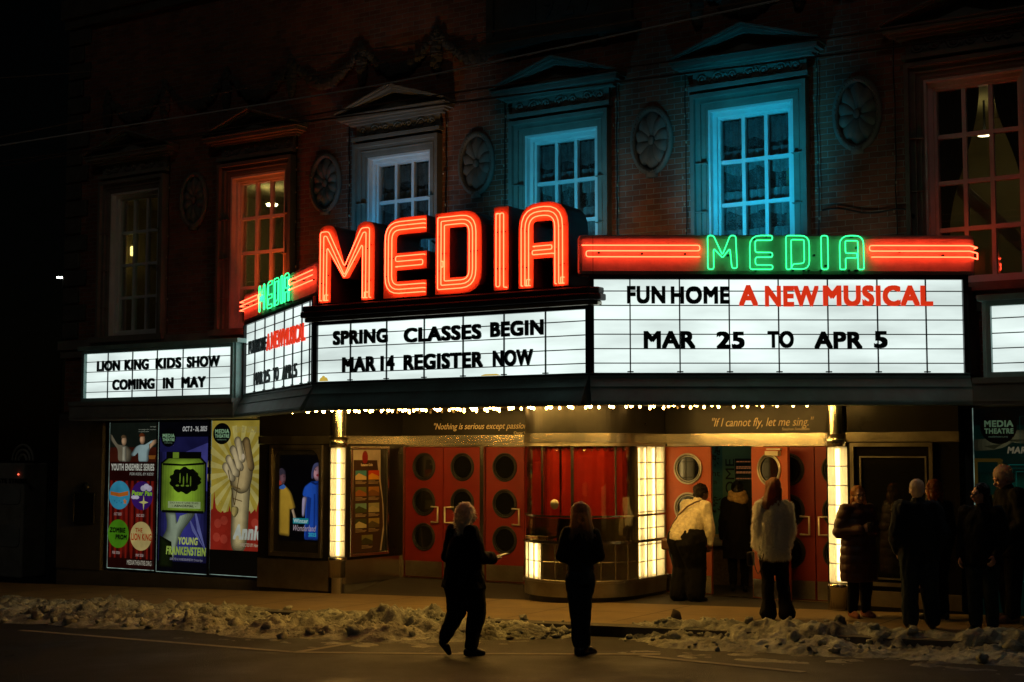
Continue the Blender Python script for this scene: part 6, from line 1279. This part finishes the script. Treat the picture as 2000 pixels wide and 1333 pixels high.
c = X((-.13, -.11, .47)); t = thing('handbag', 'brown shoulder bag hanging behind the hip of the person in cream sweater', 'handbag', c)
MB().box(c.x - .08, c.x + .06, c.y - .05, c.y + .05, c.z - .09, c.z + .06).build('bag_body', mat('brown_leather', (.12, .06, .03), .5), t, bevel=.025)
st = [X(p) for p in ((.1, .1, .83), (.075, .03, .815), (.02, -.02, .775), (-.05, -.06, .7), (-.1, -.1, .6), (-.13, -.11, .5))]; MB().tube(st, .012, 6).build('strap', bpy.data.materials['brown_leather'], t, True)
# --- 4 woman with camel scarf, already inside
X, r, j, hp, hm, ring = person('person in long black coat and thick camel scarf going in through the door', -8.36, 19.1, .03, 1.58, 28, dict(knL=(-.05, .0, .28), anL=(-.05, -.03, .06), toeL=(-.055, .05, .03)), head=(0, 5, 0))
long_hair(X, r, hp, hm, hairmat('black_hair', (.012, .01, .009)), .09, .045); legs(X, r, j, blk, (.065, .045, .033)); shoes(X, r, j, shoe)
top('coat', X, r, j, ring, blk, [(.52, .14, .105), (.6, .125, .095), (.7, .122, .092), (.78, .115, .08), (.825, .06, .055)], (.05, .043, .036), .95, 0, .012, extra=[('l', [((0, 0, .3), .142, .11), ((0, 0, .42), .145, .11), ((0, 0, .54), .135, .1)])])
b = []
for k in range(3):
    q = [Vector((.075 * math.cos(a) * (1 - .12 * k), .06 * math.sin(a) - .01, .83 + .024 * k + .012 * math.sin(a * 2 + k))) for a in np.linspace(0, 6.283, 15)]; b += [('c', p, s_, .027, .027) for p, s_ in zip(q[:-1], q[1:])]
blob('scarf', b, X, .009, cloth('camel_knit', (.45, .3, .13)), r, 2, folds(.01, 24, 1))
# --- 5 woman in pale fur coat
J = dict(knL=(-.045, .02, .29), anL=(-.045, .0, .05), toeL=(-.05, .08, .016), knR=(.06, .045, .29), anR=(.075, -.06, .06), toeR=(.085, .01, .016), elL=(-.112, .0, .64), wrL=(-.1, .09, .52), elR=(.114, .0, .64), wrR=(.1, .09, .52), shL=(-.088, -.005, .8), shR=(.088, -.005, .8))
X, r, j, hp, hm, ring = person('person in shaggy cream fur coat and flared black trousers, long auburn hair', -6.43, 15.72, zp(-6.43), 1.64, 30, J, head=(10, 6, 6))
long_hair(X, r, hp, hm, hairmat('auburn_hair', (.23, .085, .03)), .17, .055, -.03, -.015, tuft=(900, .04, 1.2, .001)); legs(X, r, j, blk, (.068, .046, .045), .062, .95); shoes(X, r, j, shoe)
top('fur_coat', X, r, j, ring, hairmat('cream_fur', (.95, .88, .68), .8), [(.43, .1, .085), (.5, .112, .092), (.6, .112, .092), (.7, .108, .088), (.78, .092, .072), (.835, .055, .05)], (.046, .042, .038), .95, .02, .0, disp=curls(.02, 24), tuft=(30000, .034, .7, .0016))
c = X((-.165, -.0, .44)); t = thing('handbag', 'small black bag with looping strap at the left hip of the person in fur', 'handbag', c)
MB().box(c.x - .03, c.x + .03, c.y - .06, c.y + .06, c.z - .1, c.z + .06).build('bag_body', mat('black_leather', (.012, .01, .01), .35), t, bevel=.015); MB().tube([X((-.16, -.05 + .0 * k, .47 - .14 * math.sin(k / 9 * math.pi))) + Vector((.14 * k / 9, 0, 0)) for k in range(10)], .006, 5).build('strap', bpy.data.materials['black_leather'], t, True)
# --- 6 laughing woman in maroon puffer coat by the right column
J = dict(elL=(-.15, -.02, .645), wrL=(-.045, .12, .665), elR=(.155, -.02, .645), wrR=(.045, .12, .665), head=(.0, .014, .928))
def quilt(c, n): return .01 * abs(math.sin(c.z * 30)) ** .6 - .004 + .006 * noise.noise((c.x * 10, c.y * 10, c.z * 10))
X, r, j, hp, hm, ring = person('smiling person with glasses, long fair hair and maroon quilted coat by the right column', -5.62, 16.3, zp(-5.6), 1.53, 232, J, head=(-14, 4, 8), hands={'L': dict(n=(1, 0, .2), t=(0, .4, 1), curl=40, d=(.6, .5, .2)), 'R': dict(n=(-1, 0, .2), t=(0, .4, 1), curl=40, d=(-.6, .5, .2))})
long_hair(X, r, hp, hm, hairmat('fair_hair', (.36, .2, .07)), .2, .062, -.03, .0, front=-.012); glasses(X, r, hp, r); legs(X, r, j, blk, (.07, .05, .04)); shoes(X, r, j, cloth('pink_shoe', (.3, .12, .08)))
top('quilted_coat', X, r, j, ring, mat('maroon_nylon', (.06, .018, .012), .45, var=.2), [(.5, .142, .115), (.6, .132, .108), (.7, .13, .1), (.78, .118, .085), (.825, .06, .055)], (.056, .05, .038), .95, .02, disp=quilt, extra=[('l', [((0, 0, .27), .145, .12), ((0, 0, .4), .148, .12), ((0, 0, .52), .14, .115)])])
c = X((0, .165, .685)); t = thing('paper_cup', 'dark cup held in both hands by the smiling person in maroon', 'cup', c); MB().lathe(c, [(0, -.05), (.028, -.05), (.036, .05), (.038, .055), (.034, .06), (0, .06)], 16).build('cup', mat('cup', (.02, .025, .03), .4), t, True)
# --- 7 grey-haired man seen from behind
J = dict(knL=(-.062, .0, .285), anL=(-.066, -.01, .045), knR=(.07, .02, .285), anR=(.085, .02, .045), toeR=(.11, .1, .016), elL=(-.15, -.03, .64), wrL=(-.13, .06, .52), elR=(.15, -.03, .64), wrR=(.13, .06, .52))
X, r, j, hp, hm, ring = person('person with short white hair in dark jacket and jeans, seen from behind', -4.61, 15.3, zp(-4.6), 1.6, 28, J, head=(-12, 4, 0))
short_hair(X, r, hp, hm, hairmat('white_hair', (.6, .56, .48)), strands(.006, 70)); legs(X, r, j, jeans, (.078, .06, .054), 0, 1.1); shoes(X, r, j, shoe)
top('jacket', X, r, j, ring, navy, [(.46, .135, .105), (.55, .135, .107), (.65, .138, .105), (.75, .14, .095), (.8, .115, .08), (.84, .065, .06)], (.06, .05, .04), .96, .02, .016)
# --- 8 half-hidden person beyond him
X, r, j, hp, hm, ring = person('person with reddish hair mostly hidden behind the white-haired one', -4.72, 16.3, zp(-4.6), 1.58, 60, None, head=(0, 0, 0))
long_hair(X, r, hp, hm, hairmat('reddish_hair', (.25, .09, .035)), .1, .05, -.03, 0, curls(.012)); legs(X, r, j, blk); shoes(X, r, j, shoe); top('coat', X, r, j, ring, blk, [(.46, .13, .1), (.6, .125, .1), (.75, .125, .09), (.825, .06, .055)], (.052, .045, .036), .96, .015)
# --- 9 woman with glasses, long dark hair, looking left
J = dict(elL=(-.14, -.03, .64), wrL=(-.12, .07, .52), elR=(.14, -.02, .64), wrR=(.125, .06, .5), knL=(-.055, .01, .285), knR=(.055, .01, .285))
X, r, j, hp, hm, ring = person('person with glasses and long dark hair in dark clothes looking left', -3.92, 15.22, zp(-3.92), 1.55, 172, J, head=(-28, 2, 0))
long_hair(X, r, hp, hm, hairmat('dark_hair', (.018, .012, .009)), .17, .06, -.03); glasses(X, r, hp, r); legs(X, r, j, jeans, (.07, .052, .042)); shoes(X, r, j, shoe)
top('coat', X, r, j, ring, blk, [(.46, .13, .105), (.55, .125, .1), (.65, .122, .1), (.75, .12, .09), (.825, .065, .06)], (.052, .044, .036), .95, .015)
# --- 10 tall grey-haired man at the right edge
J = dict(head=(0, .045, .92), neck=(0, .012, .822), elL=(-.15, -.02, .64), wrL=(-.12, .1, .54), elR=(.15, -.02, .64), wrR=(.12, .1, .54), anL=(-.06, .03, .045), toeL=(-.065, .125, .016))
X, r, j, hp, hm, ring = person('tall person with wavy grey hair looking down, in front of the green poster', -3.9, 16.35, zp(-3.9), 1.73, 128, J, head=(0, 26, 0))
short_hair(X, r, hp, hm, grey_hair, curls(.013, 34), 1.12); legs(X, r, j, blk, (.075, .055, .048), 0, 1.05); shoes(X, r, j, mat('tan_shoe', (.14, .07, .04), .5))
top('coat', X, r, j, ring, blk, [(.42, .14, .11), (.55, .138, .11), (.65, .138, .105), (.75, .138, .095), (.8, .115, .08), (.835, .065, .06)], (.06, .05, .04), .96, .02)
